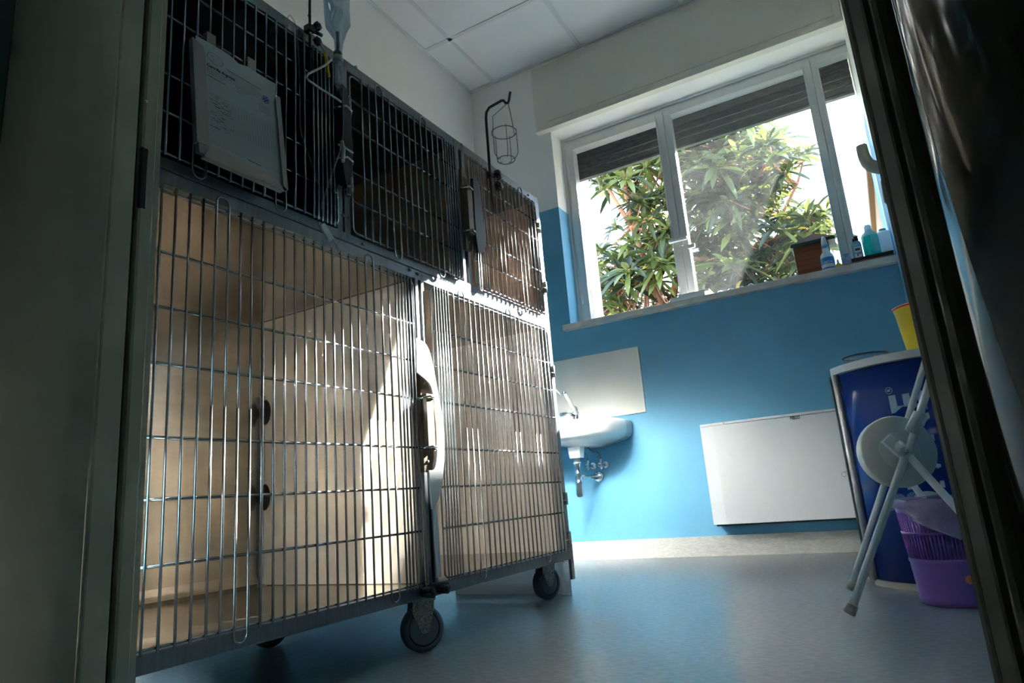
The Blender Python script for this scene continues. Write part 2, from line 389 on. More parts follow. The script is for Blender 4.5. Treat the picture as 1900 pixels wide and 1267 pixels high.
# door leaf standing open into the room behind the right jamb, with lever and keyhole
d3 = bpy.data.objects.new('door_3', None); COL.objects.link(d3); d3['kind'] = 'structure'; d3.location = (.098, .53, 0)
WM['door_3'] = Matrix.Translation((.098, .53, 0))
obj('door_leaf', box(bm_(), (.080, .53, .008), (.118, 1.285, 1.98), .003), m_frame, d3)
m_lev = mat('grey_lever', (.60, .61, .57), .35, .2)
HY = 1.235
p0 = at(1640, 309, HY); p0.x = .080; p1 = at(1626, 310, HY); p2 = at(1612, 305, HY); p3 = at(1603, 290, HY); p4 = at(1598, 271, HY)
b = bm_(); tube(b, smooth([p0, p1, p2, p3, p4]), .0118, 14, r1=.0088); obj('door_handle', b, m_lev, d3)
b = bm_(); kz = at(1640, 356, HY).z; lathe(b, [(0, -.0075), (.019, -.007), (.022, -.004), (.022, .001)], (.0795, HY, kz), 24, axis='X'); obj('keyhole_rosette', b, m_darkm, d3)

# roller shutter, slats part-lowered outside the glass
sh = thing('roller_shutter', 'dark grey roller shutter part-lowered outside the window', 'shutter', (-.55, 3.22, 1.99))
b = bm_(); z = 2.005; k = 0
while z < 2.42:
    box(b, (WX0+.02, 3.205, z+.0015), (WX1-.003, 3.222, z+.0385), .004); z += .040
obj('slat_curtain', b, m_shutter, sh)
b = bm_(); box(b, (WX0+.02, 3.20, 1.993), (WX1-.003, 3.226, 2.006), .002); obj('bottom_bar', b, m_shutter, sh)

# ================================================================ OUTSIDE
b = bm_(); box(b, (-25, WD+.02, -.6), (25, 60, -.5)); g = obj('garden_ground', b, m_ground); g['kind'] = 'structure'
hs = thing('neighbour_house', 'ochre rendered house with brown eave seen at the right of the window', 'house', (.6, 6.5, -.5))
obj('wall', box(bm_(), (.285, 4.6, -.5), (3.5, 9.2, 2.47)), m_house, hs)
b = bm_(); box(b, (.243, 4.5, 2.47), (3.6, 9.3, 2.54), .005); obj('eave', b, m_eave, hs)
b = bm_(); tube(b, [(.27, 6.9, -.5), (.27, 6.9, 2.47)], .03, 10); obj('drainpipe', b, mat('pale_pipe', (.7, .62, .5), .6), hs)

def leaf(bm, o, d, n, L, Wd, droop, mi):
    """lance-shaped leaf, folded along the midrib and drooping"""
    d = d.normalized(); s = d.cross(n).normalized(); n = s.cross(d)
    prev = None
    for i, (t, wd) in enumerate(((0, .08), (.3, .75), (.62, 1.0), (.85, .6), (1, .02))):
        c = o + d*L*t + Vector((0, 0, -droop*L*t*t)); h = n*(.18*wd*Wd)
        row = [bm.verts.new(c - s*wd*Wd/2 + h), bm.verts.new(c), bm.verts.new(c + s*wd*Wd/2 + h)]
        if prev:
            for a in (0, 1):
                f = bm.faces.new((prev[a], prev[a+1], row[a+1], row[a])); f.material_index = mi; f.smooth = True
        prev = row
def rosette(bm, c, axis, size, tone):
    axis = axis.normalized(); u = axis.orthogonal().normalized(); v = axis.cross(u)
    for ring, (cnt, el, ln) in enumerate(((7, .15, 1.0), (6, .55, .85), (4, 1.05, .55))):
        for k in range(cnt):
            a = 2*math.pi*(k + random.uniform(-.25, .25))/cnt + ring*.6
            d = (u*math.cos(a)+v*math.sin(a))*math.cos(el) + axis*math.sin(el+random.uniform(-.2, .2))
            mi = tone if random.random() < .6 else random.choice((0, 1, 2))
            if ring == 2: mi = min(2, tone+1)
            if random.random() < .012: mi = 3
            leaf(bm, c - axis*.03*ring + d*.015, d, axis, size*ln*random.uniform(.8, 1.15), size*.19, random.uniform(.15, .55), mi)
def inside(p, poly):
    x, y = p; r = False; n = len(poly)
    for i in range(n):
        (x1, y1), (x2, y2) = poly[i], poly[(i+1) % n]
        if (y1 > y) != (y2 > y) and x < (x2-x1)*(y-y1)/(y2-y1)+x1: r = not r
    return r
tree = thing('loquat_tree', 'leafy tree with long drooping leaves growing outside the window', 'tree', (-1.15, 5.6, -.5))
limbs = [  # main limbs, as (pixel x, pixel y, distance)
 [(1235, 720, 5.5), (1226, 560, 5.5), (1200, 490, 5.4), (1172, 420, 5.3), (1160, 350, 5.3), (1155, 270, 5.2), (1150, 180, 5.2)],
 [(1242, 720, 5.6), (1250, 540, 5.7), (1262, 480, 5.8), (1290, 440, 5.8), (1320, 385, 5.7), (1345, 330, 5.6), (1360, 270, 5.5)],
 [(1226, 560, 5.5), (1180, 530, 5.6), (1140, 522, 5.7), (1106, 518, 5.8), (1050, 500, 5.9)],
 [(1172, 420, 5.3), (1140, 370, 5.2), (1120, 330, 5.2), (1110, 300, 5.1)],
 [(1200, 490, 5.4), (1212, 430, 5.6), (1204, 380, 5.7), (1206, 320, 5.7), (1200, 250, 5.6)],
 [(1262, 480, 5.8), (1330, 480, 5.6), (1400, 460, 5.5), (1450, 400, 5.4), (1480, 340, 5.3), (1490, 300, 5.3)],
 [(1400, 460, 5.5), (1450, 440, 5.3), (1490, 420, 5.2), (1520, 400, 5.2)],
 [(1320, 385, 5.7), (1400, 340, 5.6), (1430, 290, 5.4), (1425, 250, 5.4)],
 [(1250, 560, 5.6), (1320, 540, 5.5), (1400, 520, 5.4), (1450, 470, 5.3)]]
b = bm_()
tips = []
for i, L in enumerate(limbs):
    pts = [at(*p) for p in L]; r0 = .035 if i < 2 else .022
    tube(b, pts, r0, 8, r1=r0*.35); tips += pts[2:]
tube(b, [(-1.15, 5.6, -.55), (-1.16, 5.58, .2), at(1238, 720, 5.55)], .085, 10, r1=.05)
obj('trunk_and_branches', b, m_bark, tree)
MASK = [(1085, 300), (1180, 255), (1250, 245), (1330, 245), (1410, 232), (1440, 268), (1462, 300), (1448, 360), (1440, 410), (1470, 405), (1535, 385), (1540, 420), (1500, 470), (1500, 760), (1000, 800), (1000, 520), (1120, 460), (1180, 440), (1170, 350), (1100, 345)]
b = bm_(); tw = bm_(); cnt = 0
def put(x, y, Y, size, tone):
    c = at(x, y, Y); ax = Vector((random.uniform(-.7, .7), random.uniform(-.9, .2), random.uniform(.3, 1)))
    rosette(b, c, ax, size, tone)
    q = min(tips, key=lambda t: (t-c).length); 
    if (q-c).length < 1.2: tube(tw, [q, (q+c)/2 + Vector((0, 0, -.04)), c], .009, 5, r1=.005)
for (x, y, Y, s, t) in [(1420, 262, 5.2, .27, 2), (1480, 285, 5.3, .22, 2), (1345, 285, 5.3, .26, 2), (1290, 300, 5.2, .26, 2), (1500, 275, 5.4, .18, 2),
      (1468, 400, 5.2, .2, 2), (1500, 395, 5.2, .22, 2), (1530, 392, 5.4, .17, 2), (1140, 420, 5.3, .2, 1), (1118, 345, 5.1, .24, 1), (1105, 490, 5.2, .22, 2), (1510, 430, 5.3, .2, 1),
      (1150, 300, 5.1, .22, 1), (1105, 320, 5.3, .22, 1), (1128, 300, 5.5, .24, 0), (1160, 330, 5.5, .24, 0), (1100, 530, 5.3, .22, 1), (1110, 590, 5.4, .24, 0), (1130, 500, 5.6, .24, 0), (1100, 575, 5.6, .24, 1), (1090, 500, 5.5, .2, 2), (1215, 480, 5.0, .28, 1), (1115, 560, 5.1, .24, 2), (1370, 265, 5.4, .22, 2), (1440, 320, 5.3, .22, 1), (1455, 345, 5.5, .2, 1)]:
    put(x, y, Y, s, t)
for k in range(60):     # unseen crown added above the window head to block stray sun
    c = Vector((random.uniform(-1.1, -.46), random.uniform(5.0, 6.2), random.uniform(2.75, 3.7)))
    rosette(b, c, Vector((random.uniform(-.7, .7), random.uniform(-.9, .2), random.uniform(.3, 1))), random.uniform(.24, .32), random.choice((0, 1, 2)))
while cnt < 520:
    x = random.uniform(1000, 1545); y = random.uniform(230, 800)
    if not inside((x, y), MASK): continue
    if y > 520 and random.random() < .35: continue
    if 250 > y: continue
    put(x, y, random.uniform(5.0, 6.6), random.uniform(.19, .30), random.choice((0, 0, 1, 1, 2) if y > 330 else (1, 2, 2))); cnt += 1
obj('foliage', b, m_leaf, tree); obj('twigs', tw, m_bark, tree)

# ================================================================ CAGE BANKS
RZ = -TH
Z_SEAM = .847
low = thing('cage_bank', 'lower steel kennel bank on casters with two tall barred doors', 'animal cage', (CP.x, CP.y, 0), RZ)
upp = thing('cage_bank', 'upper steel kennel bank of three barred cages stacked on the lower bank', 'animal cage', (CP.x, CP.y, Z_SEAM), RZ)
WM[upp.name] = WM[upp.name] @ Matrix.Translation((0, 0, -Z_SEAM))
# parts of the upper bank are written with z from the floor; shift them to the bank's own base
WM[upp.name] = Matrix.Translation((CP.x, CP.y, 0)) @ Matrix.Rotation(RZ, 4, 'Z')
def part(name, bm, m, parent):
    root = parent
    while root.parent: root = root.parent
    if root == upp: bmesh.ops.translate(bm, vec=(0, 0, -Z_SEAM), verts=bm.verts)
    return obj(name, bm, m, parent, True)
T0, T1 = -.70, .692; DEP = .545
def opening(bm, t0, t1, z0, z1, T0_, T1_, Z0_, Z1_, x0, x1): pass
# lower frame: rails and posts
b = bm_()
box(b, (-.030, T0, .112), (.0, T1, .139), .002); box(b, (-.030, T0, .822), (0, T1, .8465), .002)
for t0, t1 in ((T0, -.668), (-.006, .006), (.016, .028), (.664, T1)): box(b, (-.028, t0, .112), (-.0, t1, .8465), .0015)
box(b, (-.02, -.006, .112), (-.010, .028, .8465))
box(b, (-DEP, T0, .112), (-.01, T1, .128)); box(b, (-DEP, T0, .8335), (-.01, T1, .8465))
part('frame', b, m_steel, low)
b = bm_(); box(b, (-DEP-.004, T0, .112), (-DEP, T1, .8465)); box(b, (-DEP, T0, .112), (-.02, T0+.006, .846)); 
box(b, (-DEP, T0, .128), (-.02, T1, .1375))
for r in range(1): 
    prism(b, [(-DEP, .137), (-DEP+.03, .137), (-DEP+.012, .144), (-DEP+.004, .155), (-DEP, .17)], 'Y', T0, T1)
part('steel_lining', b, m_inner, low)
part('ceiling_panel', box(bm_(), (-DEP, T0, .829), (-.02, T1, .8334)), m_inner, low)
part('outer_side_sheet', box(bm_(), (-DEP, .690, .113), (-.002, T1+.0008, .8465)), m_outer, low)
part('side_panel', box(bm_(), (-DEP, .672, .138), (-.02, .684, .829)), m_bpanel, low)
part('divider_panel', box(bm_(), (-DEP+.008, .0035, .140), (-.012, .0075, .826)), m_divider, low)
for z in (.575, .355):        # oval grips cut through the divider by the back wall
    b = bm_(); lathe(b, [(.0, -.004), (.030, -.004), (.034, 0), (.030, .004), (0, .004)], (-DEP+.022, 0, z), 20, sx=1.0, sy=1, axis='Y')
    for v in b.verts: v.co.x = -DEP+.022 + (v.co.x+DEP-.022)*.55
    part('divider_grip', b, m_black, low)
b = bm_(); box(b, (-DEP+.006, -.003, .14), (-DEP+.016, .010, .62)); part('divider_edge_strip', b, mat('blue_grey_strip', (.40, .48, .55), .4), low)
# upper frame
b = bm_(); box(b, (-DEP, T0+.006, .8665), (-DEP+.003, -.240, 1.275)); box(b, (-DEP, T0+.006, .8662), (-.022, -.240, .868)); box(b, (-DEP, -.2415, .868), (-.022, -.2395, 1.275)); box(b, (-DEP, T0+.0065, .868), (-.022, T0+.008, 1.275)); box(b, (-DEP, T0+.006, 1.273), (-.022, -.240, 1.2755)); part('shade_lining', b, mat('cage_shade', (.06, .06, .06), .7), upp)  # dark sheets added in the left cage, standing for its unlit shade
UC = (-.236, .230)
b = bm_()
box(b, (-.030, T0, Z_SEAM), (.0, T1, .868), .002); box(b, (-.030, T0, 1.262), (0, T1, 1.288), .002)
for t0, t1 in ((T0, -.668), (UC[0]-.018, UC[0]-.002), (UC[0]+.003, UC[0]+.020), (.205, .217), (.232, .246), (.664, T1)): box(b, (-.028, t0, Z_SEAM), (0, t1, 1.288), .0015)
for t0, t1 in ((UC[0]-.01, UC[0]+.01), (.21, .24)): box(b, (-.02, t0, Z_SEAM), (-.012, t1, 1.288))
box(b, (-DEP, T0, 1.276), (-.01, T1, 1.287)); box(b, (-DEP, T0, Z_SEAM), (-.01, T1, .858))
part('frame', b, m_steel, upp)
b = bm_(); box(b, (-DEP-.004, T0, Z_SEAM), (-DEP, T1, 1.287)); box(b, (-DEP, T0, Z_SEAM), (-.02, T0+.006, 1.287)); box(b, (-DEP, .684, Z_SEAM), (-.02, .690, 1.287))
box(b, (-DEP, T0, .858), (-.02, T1, .866)); 
for t in (UC[0], .224): box(b, (-DEP, t-.003, .86), (-.02, t+.003, 1.28))
part('outer_side_sheet', box(bm_(), (-DEP, .6905, Z_SEAM), (-.002, T1+.0008, 1.287)), m_outer, upp)
part('steel_lining', b, mat('dull_inner_steel', (.66, .51, .39), .5, .2), upp)

RODS_L = (.1435, .249, .339, .4255, .534, .620, .7075, .811)
RODS_U = (.872, .944, 1.012, 1.120, 1.188, 1.250)
GX = .008; RB = .0021
def grid(t0, t1, rods, dense, loops):
    """one welded door: rounded outer wire, horizontal rods, upright bars in front, joined in pairs by loops"""
    b = bm_(); z0, z1 = rods[0], rods[-1]; cr = .012
    pts = []
    for (cy, cz, a0) in ((t1-cr, z1-cr, 0), (t0+cr, z1-cr, 90), (t0+cr, z0+cr, 180), (t1-cr, z0+cr, 270)):
        for i in range(5):
            a = math.radians(a0+22.5*i); pts.append((GX-.0035, cy+cr*math.cos(a), cz+cr*math.sin(a)))
    tube(b, pts, .0022, 8, closed=True)
    for z in rods[1:-1]: tube(b, [(GX-.0038, t0, z), (GX-.0038, t1, z)], .0025, 8)
    ts = []; n = 6; sp = .0238; dsp = .0112
    if dense == 'R':
        t = t1-.010
        for k in range(6): ts.append(t); t -= dsp
        t -= sp-dsp
        while t > t0+.012: ts.append(t); t -= sp
    else:
        t = t0+.010
        for k in range(6): ts.append(t); t += dsp
        t += sp-dsp
        while t < t1-.012: ts.append(t); t += sp
    ts.sort()
    used = set()
    for (tl, which) in loops:
        i = min(range(len(ts)-1), key=lambda k: abs((ts[k]+ts[k+1])/2-tl)); a, c = ts[i], ts[i+1]; r = (c-a)/2; m = (a+c)/2
        zz = z1+.010 if which == 'T' else z0-.010; sg = 1 if which == 'T' else -1
        pts = [(GX, a, (z0+z1)/2)] + [(GX, m-r*math.cos(math.pi*k/8), zz+sg*r*math.sin(math.pi*k/8)) for k in range(9)] + [(GX, c, (z0+z1)/2)]
        tube(b, pts, RB, 8); used.add((i, which)); used.add((i+1, which))
    for i, t in enumerate(ts):
        lo = (z0+z1)/2-.001 if (i, 'B') in used else z0-.006; hi = (z0+z1)/2+.001 if (i, 'T') in used else z1+.006
        if (i, 'B') in used and (i, 'T') in used: continue
        tube(b, [(GX, t+random.uniform(-.0006, .0006), lo), (GX, t+random.uniform(-.0008, .0008), (lo+hi)/2), (GX, t, hi)], RB, 8)
    return b
def latch(door, t, z0, z1, mplate, mblade, blade=True, flip=1):
    b = bm_(); h = z1-z0
    prism(b, [(t-.020, z0), (t+.004, z0), (t+.016, z0+.03), (t+.016, z1-.045), (t-.006, z1), (t-.020, z1-.004)], 'X', .006, .016)
    prism(b, [(t-.016, z0+.045), (t+.008, z0+.045), (t+.008, z1-.055), (t-.016, z1-.055)], 'X', .016, .028)
    part('latch_body', b, mplate, door)
    for z in (z0+.05, z1-.065):
        b = tube(bm_(), [(.012, t-.026, z), (.033, t-.010, z+.004), (.030, t+.008, z+.002), (.012, t+.022, z-.001)], .0026, 8)
        part('latch_bolt', b, m_chrome, door)
    for z in (z0+.022, z1-.03):
        b = bm_(); lathe(b, [(.0035, 0), (.0035, .0016), (.002, .003), (0, .003)], (.016, t-.008, z), 10, axis='X'); part('latch_rivet', b, m_zinc, door)
def blade(door, t, za, zb, m, w=.05):
    pts = []
    N = 18
    for i in range(N+1):
        s = i/N; z = za+(zb-za)*s
        pts.append((t + .006 + w*(math.sin(math.pi*min(1, (s*.92+.06)))**.8), z))
    inner = []
    for i in range(N, -1, -1):
        s = i/N; z = za+(zb-za)*s
        inner.append((t + .012 + (w-.018)*(math.sin(math.pi*s)**1.0 if s > 0 and s < 1 else 0)*.55, z))
    b = prism(bm_(), pts+inner, 'X', .020, .0235)
    return part('latch_guard', b, m, door)
def hinge(door, t, z, m=m_zinc):
    b = bm_(); box(b, (-.002, t-.008, z-.022), (.004, t+.008, z+.022), .001); tube(b, [(.008, t, z-.018), (.008, t, z+.018)], .006, 10)
    tube(b, [(.010, t, z-.004), (.012, t-.010, z-.006), (.008, t-.022, z-.006)], .0022, 8)
    part('hinge', b, m, door)
gA = part('door', grid(-.663, -.022, RODS_L, 'R', [(-.537, 'T'), (-.18, 'T'), (-.47, 'B'), (-.115, 'B')]), m_wire, low)
gB = part('door', grid(.046, .656, RODS_L, 'L', [(.18, 'T'), (.42, 'T'), (.205, 'B'), (.52, 'B')]), m_wire, low)
latch(gA, -.004, .372, .598, m_latch, m_enamel)
# curved white guard standing out beside the latch
b = bm_(); outer = []; inner = []
for x, y in ((772, 627), (790, 640), (800, 668), (810, 720), (820, 780), (823, 830), (821, 880), (813, 925), (801, 945)):
    p = cg(x, y, .022); outer.append((p.y, p.z))
for x, y in ((795, 872), (806, 868), (811, 830), (810, 790), (804, 740), (796, 712), (772, 690)):
    p = cg(x, y, .022); inner.append((p.y, p.z))
_sm = lambda L: [(p.x, p.y) for p in smooth([Vector((y, z, 0)) for y, z in L], 4)]
prism(b, _sm(outer)+_sm(inner), 'X', .020, .024); part('latch_guard', b, m_enamel, gA)
b = bm_(); tube(b, [(.012, .012, .30), (.012, .012, .15)], .006, 10); part('guard_rod', b, m_enamel, gA)
gU1 = part('door', grid(-.663, -.258, RODS_U, 'R', [(-.36, 'T'), (-.567, 'B'), (-.402, 'B')]), m_wire, upp)
gU2 = part('door', grid(-.214, .196, RODS_U, 'R', [(-.122, 'T'), (0.055, 'T'), (-.075, 'B'), (.10, 'B')]), m_wire, upp)
gU3 = part('door', grid(.258, .655, RODS_U, 'L', [(.415, 'T'), (.545, 'T'), (.27, 'B'), (.53, 'B')]), m_wire, upp)
latch(gU1, -.245, .965, 1.200, m_darkm, m_darkm)
latch(gU2, .222, .955, 1.195, m_latch, m_darkm)
b = bm_(); prism(b, [(.236, 1.17), (.255, 1.182), (.268, 1.168), (.276, 1.05), (.280, .985), (.268, .962), (.238, .952), (.232, 1.0)], 'X', .020, .030); part('latch_guard', b, m_darkm, gU2)
b = bm_(); prism(b, [(-.262, 1.19), (-.246, 1.18), (-.236, 1.05), (-.240, .99), (-.256, .950), (-.266, 1.0)], 'X', .020, .030); part('latch_guard', b, m_black, gU1)
for t, z in ((.667, .681), (.672, .289), (.672, .175)): hinge(gB, t, z)
for t, z in ((.662, 1.168), (.668, .962)): hinge(gU3, t, z)
for t, z in ((-.222, .975), (-.222, 1.17)): hinge(gU2, t, z)
for (px, py, par) in ((618, 127, upp), (660, 125, upp), (636, 400, upp), (647, 404, upp), (673, 453, upp), (574, 30, upp), (842, 262, upp), (856, 268, upp), (980, 362, upp), (991, 392, upp),
        (760, 500, low), (776, 508, low), (997, 607, upp), (1012, 633, low), (1045, 1040, low), (999, 577, upp), (240, 1238, low)):
    p = cg(px, py, 0); b = bm_(); lathe(b, [(.0042, -.001), (.0042, .0018), (.0022, .003), (0, .003)], (0, p.y, p.z), 10, axis='X')
    part('screw', b, m_zinc, par)
for px, py in ((795, 1099), (821, 1091)):
    p = cg(px, py, .015); b = bm_()
    for k in range(5): 
        a = 2*math.pi*k/5; tube(b, [(.004, p.y+.007*math.cos(a), p.z+.007*math.sin(a)), (.028, p.y+.007*math.cos(a), p.z+.007*math.sin(a))], .005, 8)
    lathe(b, [(.009, -.004), (.009, .026), (.006, .03), (0, .03)], (0, p.y, p.z), 14, axis='X'); part('screw_knob', b, m_black, low)
# casters
def caster(cx, cy, az):
    """cx, cy in the bank's axes, az: direction the wheel's face looks, in world degrees"""
    a = math.radians(az)+TH; n = Vector((math.cos(a), math.sin(a), 0)); s = Vector((-n.y, n.x, 0))
    c = Vector((cx, cy, .047))
    def tf(bm): 
        bmesh.ops.transform(bm, matrix=Matrix(((n.x, s.x, 0, c.x), (n.y, s.y, 0, c.y), (0, 0, 1, c.z), (0, 0, 0, 1))), verts=bm.verts); return bm
    b = bm_()
    for sg in (1, -1): prism(b, [(-.024, .060), (.024, .060), (.022, .035), (.010, -.006), (-.004, -.010), (-.010, -.002), (-.026, .035)], 'X', sg*.0165-.001, sg*.0165+.001)
    box(b, (-.022, -.026, .056), (.022, .026, .0605)); lathe(b, [(.014, .058), (.014, .066)], (0, 0, 0), 16)
    f = part('caster_fork', tf(b), m_zinc, low)
    b = bm_(); lathe(b, [(.040, -.0145), (.0455, -.011), (.047, -.006), (.047, .006), (.0455, .011), (.040, .0145), (.034, .0145), (.034, -.0145), (.040, -.0145)], (0, 0, 0), 36, axis='X', caps=False)
    w_ = part('wheel', tf(b), m_rubber, f)
    b = bm_(); lathe(b, [(.0, -.0135), (.031, -.0135), (.0335, -.012), (.0335, .012), (.031, .0135), (.0, .0135)], (0, 0, 0), 36, axis='X'); part('wheel_hub', tf(b), m_hub, f)
    b = bm_(); lathe(b, [(.0335, -.0148), (.0350, -.0148), (.0350, .0148), (.0335, .0148), (.0335, -.0148)], (0, 0, 0), 36, axis='X', caps=False); part('wheel_ring', tf(b), m_tyreline, f)
    b = bm_(); lathe(b, [(.006, -.021), (.006, .021)], (0, 0, 0), 12, axis='X'); part('axle', tf(b), m_zinc, f)
pf = Vector((-.935, 1.225, 0)) - CP; caster(pf.dot(CN), pf.dot(CA), -33)
pb = Vector((-.965, 1.885, 0)) - CP; caster(pb.dot(CN), pb.dot(CA), -22)
caster(-.08, -.62, -60); caster(-.48, -.02, -20); caster(-.48, -.60, 10)
# panel standing behind the far caster, with a perforated metal strip
pp = thing('floor_panel', 'pale low panel with perforated metal edge under the far end of the kennels', 'panel', (-1.14, 1.985, 0))
b = bm_(); box(b, (-1.36, 1.975, .001), (-.955, 1.99, .108), .001); obj('board', b, mat('dim_white_board', (.52, .53, .50), .6), pp)
def mat_holes():
    m = mat('perforated_metal', (.62, .62, .58), .4, .6); t = m.node_tree; bs = t.nodes['Principled BSDF']; o = t.nodes['Material Output']
    tcn = t.nodes.new('ShaderNodeTexCoord'); v = t.nodes.new('ShaderNodeTexVoronoi'); v.inputs['Scale'].default_value = 210; v.inputs['Randomness'].default_value = 0
    c = t.nodes.new('ShaderNodeMath'); c.operation = 'LESS_THAN'; c.inputs[1].default_value = .36
    d = t.nodes.new('ShaderNodeBsdfTransparent'); x = t.nodes.new('ShaderNodeMixShader')
    t.links.new(tcn.outputs['Object'], v.inputs['Vector']); t.links.new(v.outputs['Distance'], c.inputs[0]); t.links.new(c.outputs[0], x.inputs[0])
    t.links.new(bs.outputs[0], x.inputs[1]); t.links.new(d.outputs[0], x.inputs[2]); t.links.new(x.outputs[0], o.inputs[0]); return m
b = bm_(); box(b, (-.955, 1.965, .001), (-.922, 1.9665, .135)); obj('perforated_strip', b, mat_holes(), pp)
b = bm_(); box(b, (-.922, 1.965, .045), (-.914, 1.985, .150)); obj('edge_strip', b, m_steel, pp)

# ================================================================ THINGS HUNG ON THE CAGES
def cworld(p): return CP + CN*p.x + CA*p.y + Vector((0, 0, p.z))
def cgroup(name, label, cat, p, group=None):
    return thing(name, label, cat, cworld(Vector(p)), RZ, group)
def cobj(name, bm, m, parent):
    bmesh.ops.transform(bm, matrix=Matrix.Translation(CP) @ Matrix.Rotation(RZ, 4, 'Z'), verts=bm.verts)
    return obj(name, bm, m, parent)
# record holder and sheet
hd = cgroup('document_holder', 'grey metal record holder hooked over the bars of the top left cage', 'holder', (.012, -.51, .88))
TLp = Vector((.016, -.597, 1.098)); TRp = Vector((.016, -.430, 1.098)); BLp = Vector((.040, -.597, .880)); BRp = Vector((.040, -.430, .876))
nn = (TRp-TLp).cross(TLp-BLp).normalized(); nn = nn if nn.x > 0 else -nn
def pq(u, v, o=0.0):   # u across 0..1, v down 0..1
    return TLp + (TRp-TLp)*u + (BLp-TLp)*v + nn*o
b = bm_()
def slab(bm, c4, o0, o1):
    A = [bm.verts.new(pq(u, v, o0)) for u, v in c4]; B = [bm.verts.new(pq(u, v, o1)) for u, v in c4]; n = len(c4)
    bm.faces.new(A); bm.faces.new(list(reversed(B)))
    for i in range(n): bm.faces.new((A[i], B[i], B[(i+1) % n], A[(i+1) % n]))
slab(b, ((-.02, .03), (1.02, .03), (1.02, 1.02), (-.02, 1.02)), -.006, -.004)
cobj('back_plate', b, m_holder, hd)
b = bm_(); slab(b, ((-.03, .02), (.085, .06), (.10, .12), (.10, .90), (.06, .95), (-.03, .95)), .003, .0045); slab(b, ((-.035, .02), (-.02, .02), (-.02, .95), (-.035, .95)), -.006, .0045); cobj('side_flange', b, m_holder, hd)
b = bm_(); slab(b, ((.985, .13), (1.0, .11), (1.045, .11), (1.045, 1.02), (.985, 1.0)), .003, .0045); slab(b, ((1.035, .11), (1.05, .11), (1.05, 1.02), (1.035, 1.02)), -.006, .0045); cobj('side_flange', b, m_holder, hd)
b = bm_(); slab(b, ((.10, .955), (.14, .935), (.85, .955), (.95, 1.0), (.99, 1.045), (.04, 1.045)), .003, .0045); slab(b, ((.04, 1.035), (.99, 1.035), (.99, 1.05), (.04, 1.05)), -.006, .0045); cobj('bottom_flange', b, m_holder, hd)
for u in (.16, .66):
    b = bm_(); t = -.597+.167*u
    box(b, (.011, t, 1.085), (.0125, t+.017, 1.130)); box(b, (.000, t, 1.1285), (.0125, t+.017, 1.130)); cobj('hook_strap', b, m_holder, hd)
sheet = bm_(); nx, ny = 8, 10; vs = {}
for i in range(nx+1):
    for j in range(ny+1):
        u = i/nx; v = j/ny; lift = .0005 + .006*max(0, (.12-v))/.12*(.4+.6*abs(math.sin(3*u+.6)))
        vs[i, j] = sheet.verts.new(pq(.0+u*1.0, (v*1.03-.01) + (.03 if .40 < u < .6 and j == 0 else 0), lift))
for i in range(nx):
    for j in range(ny):
        f = sheet.faces.new((vs[i, j], vs[i+1, j], vs[i+1, j+1], vs[i, j+1])); f.smooth = True
ps = cgroup('record_sheet', 'printed white clinic record sheet held in the grey metal holder', 'paper', (.03, -.51, .88))
cobj('sheet', sheet, m_paper, ps)
b = bm_(); bg_ = bm_()
def line(bm, u0, v0, u1, v1, th):
    o = .0022 if v0 > .13 else .0075
    quad(bm, pq(u0, v0-th/2, o), pq(u1, v1-th/2, o), pq(u1, v1+th/2, o), pq(u0, v0+th/2, o))
for k in range(7): line(b if k == 0 else bg_, .36+.03*(k > 1), .135+.017*k, .80-.02*(k % 3), .135+.017*k, .006 if k == 0 else .0035)
for k in range(3): line(bg_, .12, .225+.02*k, .40-.05*k, .225+.02*k, .0045)
line(b, .12, .292, .33, .292, .006)
for k in range(4): line(bg_, .46, .25+.016*k, .64-.03*k, .25+.016*k, .004)
for k in range(5): line(bg_, .74, .29+.016*k, .90, .29+.016*k, .004)
for k in range(26): line(bg_, .12, .44+.018*k, .97, .44+.018*k, .0022)
for k in range(16): line(bg_, .40+.034*k, .44, .40+.034*k+.002, .44, .002) if False else quad(bg_, pq(.40+.034*k, .45, .0022), pq(.4025+.034*k, .45, .0022), pq(.4025+.034*k, .72, .0022), pq(.40+.034*k, .72, .0022))
random.seed(3)
for k in range(60):
    u = random.uniform(.13, .36); v = random.uniform(.44, .74); line(bg_, u, v, u+random.uniform(.02, .06), v, .0045)
line(b, .55, .90, .72, .90, .006); line(b, .12, .745, .24, .745, .005)
cobj('printed_lines', b, m_ink, ps); cobj('printed_table', bg_, m_inkg, ps)
b = bm_()
for k in range(28):
    a0 = 2*math.pi*k/28; a1 = 2*math.pi*(k+.9)/28
    if 1.2 < a0 < 1.6: continue
    P = lambda a, r: pq(.20+.095*r*math.cos(a), .125+.048*r*math.sin(a), .0078)
    quad(b, P(a0, 1), P(a1, 1), P(a1, .93), P(a0, .93))
for u, v, du, dv in ((.15, .11, .03, 0), (.17, .13, .015, .02), (.2, .15, .05, .0), (.16, .10, .0, .03)): line(b, u, v, u+du+.004, v+dv, .006)
cobj('round_stamp', b, m_inkg, ps)
b = bm_()
for ang in (20, 80, 140):
    for off in (-.5, .5):
        a = math.radians(ang); c, s_ = math.cos(a), math.sin(a); cu, cv = .845, .215
        P = lambda l, w_: pq(cu + (l*c - w_*s_)*.085, cv + (l*s_ + w_*c)*.065, .0026)
        quad(b, P(-.6, off*.3-.07), P(.6, off*.3-.07), P(.6, off*.3+.07), P(-.6, off*.3+.07))
cobj('blue_emblem', b, m_inkb, ps)
def world_m(): return Matrix.Translation(CP) @ Matrix.Rotation(RZ, 4, 'Z')
mt = world_m() @ frame_mtx(pq(.285, .196, .0030), TRp-TLp, TLp-BLp)
text('heading', 'Cartella degenza', .0082, m_ink, ps, mt, .0001, bold=.0003)

